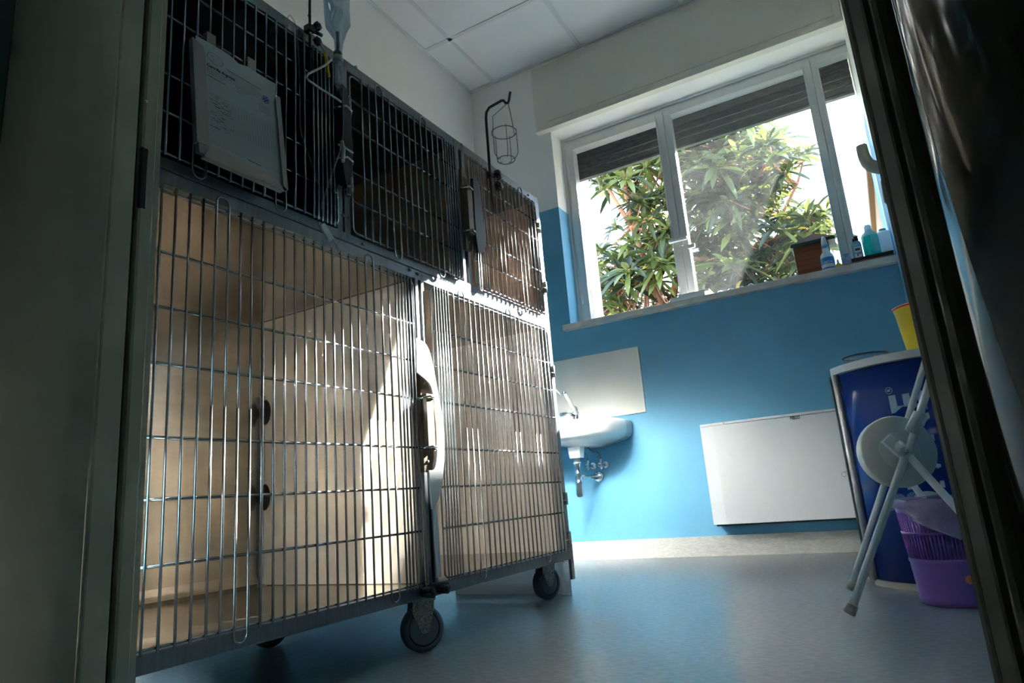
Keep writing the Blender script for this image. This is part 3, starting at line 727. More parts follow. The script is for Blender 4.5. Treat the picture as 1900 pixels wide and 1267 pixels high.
# infusion poles
def iv_pole(label, t, zk, ztop, ko=.034, ks=1.0, r=.0042):
    p = cgroup('infusion_pole', label, 'pole', (.014, t, zk), None)
    b = bm_()
    pts = [(.016, t-.002, zk-.13), (.016, t, ztop-.03), (.019, t, ztop-.012), (.030, t, ztop), (.075, t, ztop+.006), (.082, t, ztop+.003), (.088, t, ztop-.008), (.096, t, ztop-.010), (.100, t, ztop-.002), (.106, t, ztop+.022)]
    tube(b, pts, r, 10); cobj('rod', b, m_dwire, p)
    b = bm_(); box(b, (.004, t-.008, zk-.020), (.022, t+.009, zk-.004), .002); tube(b, [(.016, t+.01, zk-.012), (.018, t+.03, zk-.010)], .004, 8); cobj('clamp', b, m_black, p)
    b = bm_()
    for dz in (.0, -.036):
        c = Vector((.022, t+ko, zk+dz))
        lathe(b, [(.004, -.010*ks), (.012*ks, -.008*ks), (.013*ks, 0), (.012*ks, .008*ks), (.004, .010*ks)], c, 16, axis='X')
        for k in range(6):
            a = math.pi*k/3; tube(b, [c+Vector((-.007, .011*math.cos(a), .011*math.sin(a)))*ks + Vector((0,0,0)), c+Vector((.007, .011*math.cos(a), .011*math.sin(a)))*ks], .0042*ks, 8)
    cobj('clamp_knob', b, m_black, p)
    return p
iv_pole('black infusion pole clamped above the top right cage, carrying the wire basket', .357, 1.246, 1.452)
iv_pole('thin infusion pole clamped on the top left cage, beside the fluid bag', -.338, 1.296, 1.505, .014, .62, .0028)
# wire basket
tb = .357
bk = cgroup('wire_basket', 'empty grey wire bottle basket hanging from the black pole hook', 'basket', (.095, tb, 1.27))
bc = at(935.5, 250, 1.58); bl = WM[low.name].inverted() @ bc; by = bl.y; bx = bl.x
b = bm_()
ring = lambda r, z: [(bx+r*math.cos(2*math.pi*k/28), by+r*math.sin(2*math.pi*k/28), z) for k in range(28)]
ZT, ZB = 1.362, 1.272; RT_, RB_ = .037, .026
tube(b, ring(RT_, ZT), .0014, 6, closed=True); tube(b, ring(RB_, ZB), .0014, 6, closed=True)
for k in range(5):
    a = 2*math.pi*(k+.3)/5; ca, sa = math.cos(a), math.sin(a)
    tube(b, [(bx+RT_*ca, by+RT_*sa, ZT+.006), (bx+RT_*ca, by+RT_*sa, ZB+.02), (bx+(RT_-.002)*ca, by+(RT_-.002)*sa, ZB+.012), (bx+RB_*ca, by+RB_*sa, ZB), (bx+RB_*.7*ca, by+RB_*.7*sa, ZB+.001)], .0013, 6)
cobj('cage_wires', b, m_grey, bk)
b = bm_(); hx, hy, hz = .092, tb, 1.4375
tube(b, [(bx-RT_*.5, by-RT_*.86, ZT-.002), (bx-.020, by-.024, ZT+.05), (hx-.004, hy-.002, hz-.001), (hx, hy, hz+.0045), (hx+.004, hy+.002, hz-.001), (bx+.018, by+.022, ZT+.045), (bx+RT_*.5, by+RT_*.86, ZT-.002)], .0012, 6)
cobj('bail', b, m_grey, bk)
# fluid bag with drip chamber
ivx, ivt = .092, -.338
fb = cgroup('infusion_bag', 'clear blue-tinted fluid bag hanging at the top, above the latch', 'infusion bag', (ivx, ivt, 1.19))
b = bm_(); prof = [(.004, 1.190), (.007, 1.200), (.014, 1.222), (.024, 1.245), (.031, 1.270), (.031, 1.30), (.027, 1.34), (.031, 1.38), (.030, 1.43), (.018, 1.455), (.006, 1.470), (.003, 1.492)]
lathe(b, prof, (ivx, ivt, 0), 28, sx=.62, sy=1)
for v in b.verts: v.co.y += .0045*math.sin(v.co.z*90+v.co.x*60); v.co.x += .003*math.sin(v.co.z*130+v.co.y*90)
cobj('bag', b, m_fluid, fb)
b = bm_(); tube(b, [(ivx, ivt, 1.183), (ivx, ivt, 1.192)], .0088, 14); cobj('port_collar', b, m_grey, fb)
b = bm_(); lathe(b, [(.004, 1.110), (.007, 1.118), (.0085, 1.14), (.009, 1.175), (.0095, 1.182)], (ivx, ivt, 0), 18); cobj('drip_chamber', b, m_clear, fb)
b = bm_(); tube(b, [(ivx, ivt, 1.168), (ivx, ivt, 1.182)], .0105, 14); tube(b, [(ivx, ivt, 1.19), (ivx, ivt+.001, 1.24)], .0035, 8); cobj('chamber_cap', b, m_tie, fb)
def polyline(pxs, off): return [cg(x, y, o) for (x, y), o in zip(pxs, off if isinstance(off, list) else [off]*len(pxs))]
ln = cgroup('infusion_line', 'thin clear infusion tube looping down from the fluid bag over the bars', 'tube', (.02, -.29, .85))
b = bm_()
tube(b, smooth([Vector((ivx, ivt, 1.112))]+polyline([(638, 200), (634, 265), (618, 318), (601, 366), (597, 384), (604, 408)], [.06, .035, .03, .026, .024, .022])), .0013, 6)
tube(b, smooth(polyline([(604, 412), (598, 372), (586, 325), (566, 268), (557, 230), (556, 150), (551, 60), (540, 30), (533, 36), (535, 60)], .022)), .0013, 6)
tube(b, smooth(polyline([(596, 432), (592, 416), (595, 408), (601, 418)], .02)), .0011, 6)
tube(b, smooth(polyline([(612, 440), (624, 455), (627, 470), (618, 476), (606, 462), (598, 445)], .02)), .0009, 6)
cobj('tubing', b, m_clear, ln)
b = bm_(); A = cg(597, 416, .026); B = cg(614, 446, .026)
dr = (B-A); sd = Vector((0, dr.z, -dr.y)).normalized()
for (s0, w0), (s1, w1) in (((0, .006), (1, .009)),):
    q = [A-sd*w0, A+sd*w0, B+sd*w1, B-sd*w1]; V0 = [b.verts.new(p) for p in q]; V1 = [b.verts.new(p+Vector((.003, 0, 0))) for p in q]
    b.faces.new(V0); b.faces.new(V1); [b.faces.new((V0[i], V1[i], V1[(i+1) % 4], V0[(i+1) % 4])) for i in range(4)]
cobj('roller_clamp', b, m_tie, ln)
tt = cgroup('white_tube', 'whitish bent tube tied across the latch of the top left cage', 'tube', (.02, -.27, 1.15))
b = bm_()
tube(b, smooth(polyline([(575, 60), (592, 78), (604, 100), (608, 118)], .02)), .0019, 8)
tube(b, polyline([(621, 106), (602, 122), (572, 137), (568, 144), (573, 150), (600, 168), (626, 184), (648, 200)], [.026]*8), .0023, 8)
cobj('tubing', b, m_tie, tt)
b = bm_(); tube(b, smooth(polyline([(634, 262), (637, 280), (636, 300)], .04)), .004, 8); tube(b, polyline([(628, 268), (640, 274), (655, 284)], .04), .002, 8); cobj('plastic_clip', b, m_tie, tt)
b = bm_(); tube(b, polyline([(603, 98), (606, 112), (607, 128), (611, 142)], .025), .0033, 8); cobj('yellow_connector', b, m_yellow, tt)

# ================================================================ SINK
SX, SZ = -1.20, .615
sk = thing('wash_basin', 'white ceramic wash basin on the blue wall beside the kennels', 'sink', (SX, 2.96, SZ-.15))
b = bm_()
def outline(hw, y1, n=28, k=3.4):    # D-shaped plan, flat at the wall
    pts = []
    for i in range(n+1):
        a = math.pi*i/n; c, s_ = math.cos(a), math.sin(a)
        pts.append((SX + hw*math.copysign(abs(c)**(2/k), c), 2.965 - y1*abs(s_)**(2/k)))
    return pts
levels = [(.190, .33, SZ-.002), (.197, .345, SZ-.012), (.197, .345, SZ-.035), (.194, .34, SZ-.060), (.183, .325, SZ-.078), (.155, .295, SZ-.090), (.10, .25, SZ-.100), (.06, .21, SZ-.108), (.045, .18, SZ-.112)]
rings = [[b.verts.new((x, y, z)) for x, y in outline(h, d)] for h, d, z in levels]
innr = [(.180, .315, SZ-.002), (.168, .295, SZ-.02), (.14, .25, SZ-.07), (.05, .19, SZ-.095)]
ir = [[b.verts.new((x, min(y, 2.90), z)) for x, y in outline(h, d)] for h, d, z in innr]
def skin(R):
    for a, c in zip(R, R[1:]):
        for i in range(len(a)-1):
            f = b.faces.new((a[i], a[i+1], c[i+1], c[i])); f.smooth = True
skin(rings); skin([rings[0]]+ir); b.faces.new(rings[-1]); b.faces.new(ir[-1])
for a, c in zip(rings, rings[1:]): b.faces.new((a[0], c[0], c[-1], a[-1]))
obj('basin', b, m_ceramic, sk)
DX, DY = at(1070, 850, 2.76).x, 2.76
b = bm_(); prism(b, [(DX-.030, SZ-.112), (DX+.030, SZ-.112), (DX+.022, SZ-.160), (DX-.022, SZ-.160)], 'Y', DY-.022, DY+.03); obj('drain_boss', b, m_ceramic, sk)
b = bm_()
zt = SZ-.158
lathe(b, [(.015, 0), (.015, -.02), (.019, -.021), (.019, -.028), (.013, -.03), (.013, -.075), (.018, -.078), (.018, -.098), (.020, -.10), (.020, -.115), (.0165, -.118), (.0165, -.165), (.012, -.172), (0, -.172)], (DX, DY, zt), 20)
tube(b, [(DX, DY, zt-.09), (DX+.006, DY+.06, zt-.088), (DX+.012, 2.955, zt-.086)], .011, 14)
lathe(b, [(.026, .012), (.024, .0), (.012, -.006)], (DX+.012, 2.957, zt-.086), 20, axis='Y'); obj('bottle_trap', b, m_chrome, sk)
for dx, dz, nm in ((.055, -.045, 1), (-.008, -.045, 2)):
    vx = DX+dx
    b = bm_(); tube(b, [(vx, 2.96, zt+dz+.01), (vx, 2.90, zt+dz+.01)], .008, 12); lathe(b, [(.018, .008), (.018, 0), (.008, -.006)], (vx, 2.957, zt+dz+.01), 18, axis='Y')
    tube(b, [(vx, 2.905, zt+dz-.01), (vx, 2.905, zt+dz+.035)], .007, 10); lathe(b, [(.004, .006), (.011, .004), (.011, -.012), (.006, -.016)], (vx, 2.898, zt+dz+.008), 14, axis='Y')
    obj('shutoff_valve', b, m_chrome, sk)
    b = bm_(); tube(b, smooth([Vector((vx, 2.905, zt+dz+.035)), Vector((vx-.004, 2.90, zt+dz+.065)), Vector((vx-.03, 2.88, zt+dz+.075)), Vector((vx-.05, 2.86, zt+.06))]), .004, 8); obj('supply_hose', b, m_grey, sk)
# tap
FX, FY = at(1068, 765, 2.87).x, 2.87
b = bm_(); lathe(b, [(.016, SZ-.004), (.016, SZ+.02), (.014, SZ+.045), (.014, SZ+.07), (.011, SZ+.082), (.0, SZ+.088)], (FX, FY, 0), 20); tube(b, [(FX, FY, SZ+.04), (FX-.02, FY-.06, SZ+.05), (FX-.03, FY-.10, SZ+.042)], .009, 12); obj('tap_body', b, m_chrome, sk)
q0 = at(1071, 768, 2.84); q1 = at(1047, 729, 2.78); q2 = at(1036, 732, 2.77); q3 = at(1029, 719, 2.76)
b = bm_(); tube(b, [q0, (q0+q1)/2, q1], .0085, 10, r1=.007); obj('clinic_lever', b, m_ceramic, sk)
b = bm_(); lathe(b, [(0, -.010), (.008, -.007), (.010, 0), (.008, .007), (0, .010)], q1, 14); tube(b, [q1+Vector((-.002, 0, -.012)), (q2+q1)/2+Vector((-.004, 0, -.008)), q3], .0035, 8); obj('lever_tip', b, m_chrome, sk)
tag(obj('splash_panel', box(bm_(), (-1.62, D-.008, .640), (-.930, D-.0005, .950), .001), m_splash), 'cream flat splashback panel on the wall behind the basin', 'panel')

# ================================================================ FAN COIL HEATER
FY0 = 2.85
hx0 = at(1297, 790, FY0).x; ht = at(1340, 783, FY0).z; hb = at(1400, 970, FY0).z; hx1 = .16
fc = thing('fan_coil_unit', 'white wall-mounted fan coil heater under the window', 'heater', ((hx0+hx1)/2, 2.96, hb))
b = bm_(); prism(b, [(hx0, 2.958), (hx0, FY0+.012), (hx0+.055, FY0), (hx1, FY0), (hx1, 2.958)], 'Z', hb, ht-.011); obj('casing', b, m_metalw, fc)
b = bm_(); prism(b, [(hx0, 2.958), (hx0, FY0+.012), (hx0+.055, FY0), (hx0+.1, FY0), (hx0+.1, 2.958)], 'Z', ht-.0095, ht); box(b, (hx0+.103, FY0-.001, ht-.0095), (hx1, 2.958, ht), .001); obj('top_cover', b, m_metalw, fc)
b = bm_(); box(b, (hx0+.01, FY0+.02, hb-.008), (hx1-.01, 2.955, hb)); obj('air_intake', b, m_black, fc)
rp = at(1475, 775, FY0); text('maker_name', 'RIELLO', .019, m_ink, fc, frame_mtx((rp.x, FY0-.0008, rp.z), (1, 0, 0), (0, 0, 1)) @ Matrix.Diagonal((.60, .92, 1, 1)), .0003, bold=.0007)
# ================================================================ SILL OBJECTS
SILL = 1.121
YS = 3.0
a0 = at(1479, 500, YS); a1 = at(1541, 500, YS); rz0 = at(1473, 462, YS).z
bx_ = thing('wooden_box', 'brown wooden box with a green-edged sloping lid on the sill', 'box', ((a0.x+a1.x)/2, YS+.03, SILL))
b = bm_(); box(b, (a0.x, YS-.02, SILL), (a1.x+.012, YS+.085, rz0-.004), .002); obj('box_body', b, m_wood, bx_)
b = bm_(); x0, x1 = a0.x-.008, a1.x+.040; prism(b, [(x0, rz0-.004), (x1, rz0-.004), (x1, rz0+.010), (x0, rz0+.010)], 'Y', YS-.032, YS+.095); obj('lid_edge', b, m_dgreen, bx_)
b = bm_(); mx_ = (x0+x1)/2+.01; V = [b.verts.new(v) for v in ((x0, YS-.030, rz0+.010), (x1, YS-.030, rz0+.010), (x1, YS+.093, rz0+.010), (x0, YS+.093, rz0+.010), (mx_, YS+.0, rz0+.050), (mx_, YS+.07, rz0+.050))]
for f in ((0, 1, 4), (1, 2, 5, 4), (2, 3, 5), (3, 0, 4, 5), (0, 3, 2, 1)): b.faces.new([V[i] for i in f])
obj('sloping_lid', b, m_wood, bx_)
# spray/nozzle bottle
pc = at(1537, 490, 2.965); YB = 2.965
nb = thing('nozzle_bottle', 'white nozzle bottle with a blue label, standing before the wooden box', 'bottle', (pc.x, YB, SILL))
b = bm_(); lathe(b, [(.022, SILL), (.0265, SILL+.004), (.0265, SILL+.055), (.024, SILL+.066), (.014, SILL+.082), (.0125, SILL+.098)], (pc.x, YB, 0), 24); obj('bottle_body', b, m_wplast, nb)
b = bm_(); lathe(b, [(.0135, SILL+.098), (.0135, SILL+.108)], (pc.x, YB, 0), 20); obj('neck_ring', b, mat('bright_blue_ring', (.02, .30, .65), .4), nb)
b = bm_(); lathe(b, [(.0125, SILL+.108), (.0115, SILL+.125), (.008, SILL+.142), (.003, SILL+.150), (0, SILL+.151)], (pc.x, YB, 0), 20); obj('nozzle_cap', b, m_wplast, nb)
b = bm_(); lathe(b, [(.0270, SILL+.022), (.0270, SILL+.052)], (pc.x, YB, 0), 24, caps=False); lathe(b, [(.0270, SILL+.002), (.0270, SILL+.008)], (pc.x, YB, 0), 24, caps=False); lb = obj('label', b, m_lblue, nb)
text('label_text', 'BETA', .014, m_wplast, nb, frame_mtx((pc.x+.002, YB-.0278, SILL+.028), (1, 0, 0), (0, 0, 1)), .0003, bold=.0004)
# small yellow bottle
yc = at(1556, 492, 2.99)
yb = thing('small_bottle', 'small yellow bottle between the nozzle bottle and the blue bag on the sill', 'bottle', (yc.x, 2.99, SILL))
b = bm_(); lathe(b, [(.010, SILL), (.0125, SILL+.003), (.0125, SILL+.022), (.006, SILL+.030)], (yc.x, 2.99, 0), 16); obj('bottle_body', b, m_yellow, yb)
b = bm_(); lathe(b, [(.0055, SILL+.030), (.005, SILL+.042), (.002, SILL+.047), (0, SILL+.047)], (yc.x, 2.99, 0), 14); obj('cap', b, m_wplast, yb)
# crumpled blue bag
gc = at(1572, 484, 2.975); b = bm_(); lathe(b, [(.004, SILL), (.020, SILL+.004), (.024, SILL+.018), (.019, SILL+.034), (.008, SILL+.046), (.012, SILL+.056), (.004, SILL+.058)], (gc.x, 2.975, 0), 18)
for v in b.verts: v.co += Vector((math.sin(v.co.z*310+v.co.x*200), math.cos(v.co.x*260), math.sin(v.co.y*300)))*.0022
for v in b.verts: v.co.z = max(v.co.z, SILL)
tag(obj('crumpled_bag', b, mat_trans('blue_white_film', (.35, .50, .75), .4, .3)), 'crumpled blue and white plastic bag beside the flat tray on the sill', 'bag')
# stack of flat dark trays under the bottles
tx0 = at(1566, 490, 2.955).x; tr = thing('flat_tray', 'flat stack of thin dark-edged boards under the bottles at the right of the sill', 'tray', ((tx0+.168)/2, 3.0, SILL))
b = bm_(); box(b, (tx0, 2.95, SILL), (.166, 3.06, SILL+.008), .001); obj('wooden_base', b, mat('brown_board', (.24, .12, .08), .6), tr)
for k in range(3): obj('board', box(bm_(), (tx0+.030, 2.955, SILL+.0085+.0065*k), (.166, 3.06, SILL+.0125+.0065*k), .0005), mat('black_board_edge', (.02, .02, .025), .5) if k == 0 else bpy.data.materials['black_board_edge'], tr)
TZ = SILL+.0257
# grey-blue small bottle, black cap
sc = at(1590, 460, 2.965); YQ = 2.97
sb = thing('flat_bottle', 'small grey-blue bottle with black cap on the dark boards', 'bottle', (sc.x, YQ, TZ))
b = bm_(); lathe(b, [(.0165, TZ), (.0185, TZ+.003), (.0185, TZ+.060), (.016, TZ+.070), (.010, TZ+.074)], (sc.x, YQ, 0), 20, sy=.6); obj('bottle_body', b, m_lblue2, sb)
b = bm_(); lathe(b, [(.0115, TZ+.074), (.0115, TZ+.092), (.010, TZ+.094)], (sc.x, YQ, 0), 16); obj('cap', b, m_black, sb)
b = bm_(); quad(b, (sc.x-.011, YQ-.0118, TZ+.022), (sc.x+.013, YQ-.0118, TZ+.022), (sc.x+.013, YQ-.0118, TZ+.046), (sc.x-.011, YQ-.0118, TZ+.046))
quad(b, (sc.x-.012, YQ-.0118, TZ+.001), (sc.x+.013, YQ-.0118, TZ+.001), (sc.x+.013, YQ-.0118, TZ+.018), (sc.x-.012, YQ-.0118, TZ+.018)); obj('label', b, m_wplast, sb)
text('label_text', 'OXY', .012, m_wplast, sb, frame_mtx((sc.x, YQ-.0122, TZ+.055), (1, 0, 0), (0, 0, 1)), .0002)
b = bm_(); box(b, (sc.x-.008, YQ-.0124, TZ+.030), (sc.x+.010, YQ-.0119, TZ+.040)); box(b, (sc.x-.004, YQ-.0124, TZ+.006), (sc.x+.0, YQ-.0119, TZ+.016)); box(b, (sc.x-.0, YQ-.0124, TZ+.014), (sc.x+.010, YQ-.0119, TZ+.017)); obj('label_marks', b, m_ink, sb)
# teal bottle
tcx = at(1613, 440, 2.99).x; YT = 2.995; tl = thing('teal_bottle', 'large translucent bottle of teal liquid on the dark boards', 'bottle', (tcx, YT, TZ))
b = bm_(); lathe(b, [(.028, TZ), (.031, TZ+.004), (.031, TZ+.088), (.027, TZ+.099), (.017, TZ+.106), (.014, TZ+.110)], (tcx, YT, 0), 28); obj('bottle_body', b, m_teal, tl)
b = bm_(); lathe(b, [(.0315, TZ+.086), (.0275, TZ+.100), (.0175, TZ+.107), (.0145, TZ+.112), (.0145, TZ+.118)], (tcx, YT, 0), 28, caps=False); obj('clear_shoulder', b, m_milky, tl)
b = bm_(); lathe(b, [(.0135, TZ+.112), (.0135, TZ+.134), (.011, TZ+.138), (0, TZ+.138)], (tcx, YT, 0), 18); obj('cap', b, m_milky, tl)
b = bm_()
for k in range(10):
    a0_ = math.radians(-85+k*9.5); a1_ = math.radians(-85+(k+1)*9.5); r = .0318
    quad(b, (tcx+r*math.cos(a0_), YT+r*math.sin(a0_), TZ+.014), (tcx+r*math.cos(a1_), YT+r*math.sin(a1_), TZ+.014), (tcx+r*math.cos(a1_), YT+r*math.sin(a1_), TZ+.084), (tcx+r*math.cos(a0_), YT+r*math.sin(a0_), TZ+.084))
obj('label', b, m_teall, tl)
# milky canister
mcx = tcx+.052; mk = thing('milky_canister', 'milky white canister behind the teal bottle, against the pier', 'bottle', (mcx, 3.03, TZ))
b = bm_(); lathe(b, [(.026, TZ), (.029, TZ+.004), (.029, TZ+.094), (.022, TZ+.104), (.012, TZ+.106)], (mcx, 3.025, 0), 24); obj('bottle_body', b, m_milky, mk)
b = bm_(); lathe(b, [(.013, TZ+.104), (.013, TZ+.116), (0, TZ+.118)], (mcx, 3.025, 0), 18); obj('cap', b, mat('teal_cap', (.10, .45, .48), .5), mk)
# folded white sheet at the mullion
wx0 = at(1247, 555, 3.0).x; wx1 = at(1320, 545, 3.0).x
b = bm_(); box(b, (wx0, 2.955, SILL), (wx1-.02, 3.05, SILL+.022), .001); box(b, (wx0+.04, 2.96, SILL+.022), (wx1, 3.05, SILL+.032), .001)
tag(obj('folded_papers', b, m_wplast), 'white folded papers lying on the sill below the window mullion', 'paper')
b = bm_()
for k in range(4): tube(b, smooth([Vector((wx1+.02+.045*k, 3.0+.02*math.sin(k), SILL+.006)), Vector((wx1+.04+.045*k, 2.99, SILL+.020)), Vector((wx1+.065+.045*k, 3.02, SILL+.006))]), .0022, 6)
tag(obj('coiled_wire', b, m_wire), 'thin wire curling along the sill right of the folded papers', 'wire')

# ================================================================ COUNTER, STOOL, BIN
CX, CY, CR = .130, 2.212, .240
ct = thing('promo_counter', 'white-topped promotional counter with glossy navy curved front and pale upright lettering', 'counter', (CX, CY, 0))
def arc(r, a0, a1, n): return [(CX+r*math.cos(math.radians(a0+(a1-a0)*i/n)), CY+r*math.sin(math.radians(a0+(a1-a0)*i/n))) for i in range(n+1)]
b = bm_(); o_ = arc(CR, 206, 334, 28); i_ = arc(CR-.004, 334, 206, 28); prism(b, o_+i_, 'Z', .016, .570)
o = obj('curved_front', b, m_navy, ct)
for p in o.data.polygons: p.use_smooth = abs(p.normal.z) < .5
b = bm_(); prism(b, arc(CR+.014, 204, 336, 30)+[(CX+.245, CY+.16), (CX-.245, CY+.16)], 'Z', .572, .592); obj('counter_top', b, m_ctop, ct)
b = bm_(); prism(b, arc(CR+.005, 205, 335, 30)+[(CX+.235, CY+.15), (CX-.235, CY+.15)], 'Z', .0, .015); obj('base', b, m_foot, ct)
for x, y in ((CX-.222, CY-.104), (CX+.222, CY-.104), (CX-.238, CY+.12), (CX+.238, CY+.12)):
    b = bm_(); tube(b, [(x, y, .012), (x, y, .575)], .0098, 12); obj('pole', b, m_poleg, ct)
b = bm_(); box(b, (CX-.238, CY-.10, .02), (CX-.235, CY+.12, .57)); obj('side_sheet', b, mat('grey_side_film', (.13, .15, .16), .5), ct)
b = bm_()
for k in range(7): box(b, (CX-.2395, CY-.05, .150+.014*k), (CX-.2384, CY+.02, .159+.014*k))
obj('side_print', b, m_navyt, ct)
# lettering wrapped on the curved front, reading upward
def wrapped(name, s, size, ang, z, bold=0.0, rot=True, sp=1.0, stretch=1.0):
    cu = bpy.data.curves.new(name, 'FONT'); cu.body = s; cu.size = size; cu.extrude = .0005; cu.align_x = 'RIGHT'; cu.align_y = 'CENTER'; cu.offset = bold; cu.space_character = sp
    t = bpy.data.objects.new('tmp', cu); COL.objects.link(t); dg = bpy.context.evaluated_depsgraph_get(); me = bpy.data.meshes.new_from_object(t.evaluated_get(dg)); bpy.data.objects.remove(t)
    b = bm_(); b.from_mesh(me); bpy.data.meshes.remove(me)
    for v in b.verts:
        u, w_, e = v.co.x*stretch, v.co.y, v.co.z
        a = math.radians(ang) - w_/CR; r = CR+.0008+e; v.co = Vector((CX+r*math.cos(a), CY+r*math.sin(a), z+u))
    return obj(name, b, m_navyt, ct)
tp = at(1682, 729, 1.985)
wrapped('brand_lettering', 'DIVINE', .112, 256, tp.z, bold=.0035, stretch=.92)
wrapped('registered_mark', 'R', .012, 246, tp.z+.0165, bold=.0003)
b = bm_(); 
rr = [(.0098, .0115)]
for k in range(24):
    a0_, a1_ = 2*math.pi*k/24, 2*math.pi*(k+1)/24
    def Q(a, r): 
        aa = math.radians(246) + r*math.cos(a)/CR; return (CX+(CR+.001)*math.cos(aa), CY+(CR+.001)*math.sin(aa), tp.z+.0125+r*math.sin(a))
    quad(b, Q(a0_, .0078), Q(a1_, .0078), Q(a1_, .0089), Q(a0_, .0089))
obj('registered_ring', b, m_navyt, ct)
b = bm_()
for dz, da, r in ((0, 0, .016), (.002, 8.5, .017)):
    c = [b.verts.new((CX+(CR+.0012)*math.cos(math.radians(239+da)+r*math.cos(2*math.pi*k/20)/CR), CY+(CR+.0012)*math.sin(math.radians(239+da)+r*math.cos(2*math.pi*k/20)/CR), tp.z-.262+dz+r*.75*math.sin(2*math.pi*k/20))) for k in range(20)]
    b.faces.new(c)
obj('pale_dots', b, mat('dim_blue_print', (.05, .14, .34), .4), ct)
CT = .592
gx = at(1604, 658, 2.10); dsh = thing('glass_dish', 'shallow glass dish with dark rim on the counter top', 'dish', (gx.x, 2.10, CT))
b = bm_(); lathe(b, [(.030, CT), (.050, CT+.001), (.056, CT+.020), (.0575, CT+.020), (.052, CT), (.030, CT+.002)], (gx.x, 2.10, 0), 36, caps=False); lathe(b, [(.0, CT+.001), (.05, CT+.001)], (gx.x, 2.10, 0), 36, caps=False); obj('bowl', b, m_clear, dsh)
b = bm_(); lathe(b, [(.054, CT+.020), (.060, CT+.020), (.060, CT+.023), (.054, CT+.023), (.054, CT+.020)], (gx.x, 2.10, 0), 36, caps=False); obj('rim', b, m_darkm, dsh)
tag(obj('small_coins', lathe(bm_(), [(.016, CT+.002), (.018, CT+.007), (.012, CT+.012), (0, CT+.012)], (gx.x-.005, 2.095, 0), 12), mat('brown_bits', (.25, .10, .06), .6)), 'small brown item lying in the glass dish', 'item')
tag(obj('yellow_cap', lathe(bm_(), [(.007, CT+.002), (.007, CT+.016), (0, CT+.016)], (gx.x+.028, 2.085, 0), 12), m_yellow), 'small yellow cap lying in the glass dish', 'cap')
yx = .142; sp_ = thing('sharps_container', 'yellow sharps container with a red lid on the counter', 'container', (yx, 2.10, CT))
b = bm_(); lathe(b, [(.040, CT), (.044, CT+.003), (.056, CT+.128), (.0575, CT+.128), (.0575, CT+.134)], (yx, 2.10, 0), 36); obj('tub', b, m_yellow, sp_)
b = bm_(); lathe(b, [(.0600, CT+.134), (.0600, CT+.138), (.055, CT+.140), (0, CT+.141)], (yx, 2.10, 0), 36); obj('lid', b, m_red, sp_)
# folding stool
fsY = 1.645; rsY = 1.952
hubF = at(1680, 838, fsY); footL = Vector((-.135, 1.627, .0)); footR = Vector((2*hubF.x+.155, 1.627, 0))
st = thing('folding_stool', 'white folding stool of crossed tubes with round seat tipped up', 'stool', (hubF.x, 1.79, 0))
def leg(top, foot, r=.0079):
    d = (foot-top).normalized(); e = foot - d*(.03/abs(d.z))
    b = bm_(); tube(b, [top, e+d*.012], r, 12); l = obj('leg', b, m_wtube, st)
    b = bm_(); tube(b, [e, foot-d*.010 + Vector((0, 0, .004))], r+.0028, 12, r1=r+.0042)
    for v in b.verts: v.co.z = max(v.co.z, .0003)
    obj('rubber_foot', b, m_foot, l)
leg(hubF+Vector((-.004, 0, -.012)), footL); leg(hubF+Vector((.006, .006, -.012)), footR)
_pa = at(1643, 896, rsY); _fa = Vector((-.149, 1.953, 0)); _pb = at(1692, 902, rsY); _pc = at(1735, 958, rsY)
_ka = (hubF.z-.012)/_pa.z; hubB = _fa + (_pa-_fa)*_ka; hubB.y = rsY
leg(hubB+Vector((-.002, 0, 0)), _fa); leg(hubB+Vector((.004, -.002, 0)), _pb + (_pc-_pb)*(_pb.z/(_pb.z-_pc.z)))
b = bm_(); t0 = hubF+Vector((.004, -.004, -.004)); t1 = at(1730, 690, fsY); dd = (t1-t0); tube(b, [t0, t0+dd*2.2], .0079, 12); tube(b, [hubB+Vector((.004, -.004, -.004)), hubB+Vector((.004, -.004, -.004))+dd*2.2], .0079, 12)
e0 = t0+dd*2.2; e1 = hubB+dd*2.2+Vector((.004, -.004, -.004)); tube(b, [e0, e1], .0088, 12); obj('back_tube', b, m_wtube, st)
s0 = at(1688, 802, fsY-.006); s1 = at(1706, 766, fsY-.006)
b = bm_(); tube(b, [s0, s1], .0112, 14); P2 = at(1722, 775, fsY); P3 = at(1710, 800, fsY)
A_ = [s0, s1, P2, P3]; V0 = [b.verts.new(p+Vector((0, .002, 0))) for p in A_]; V1 = [b.verts.new(p+Vector((0, .005, 0))) for p in A_]; b.faces.new(V0); b.faces.new(V1[::-1]); [b.faces.new((V0[i], V0[(i+1) % 4], V1[(i+1) % 4], V1[i])) for i in range(4)]
obj('locking_sleeve', b, m_wtube, st)
b = bm_(); A_ = [at(*p, fsY+.03) for p in ((1672, 793), (1690, 770), (1700, 764), (1692, 790))]; V0 = [b.verts.new(p) for p in A_]; V1 = [b.verts.new(p+Vector((0, .001, 0))) for p in A_]; b.faces.new(V0); b.faces.new(V1[::-1]); [b.faces.new((V0[i], V0[(i+1) % 4], V1[(i+1) % 4], V1[i])) for i in range(4)]
obj('care_label', b, m_paper, st)
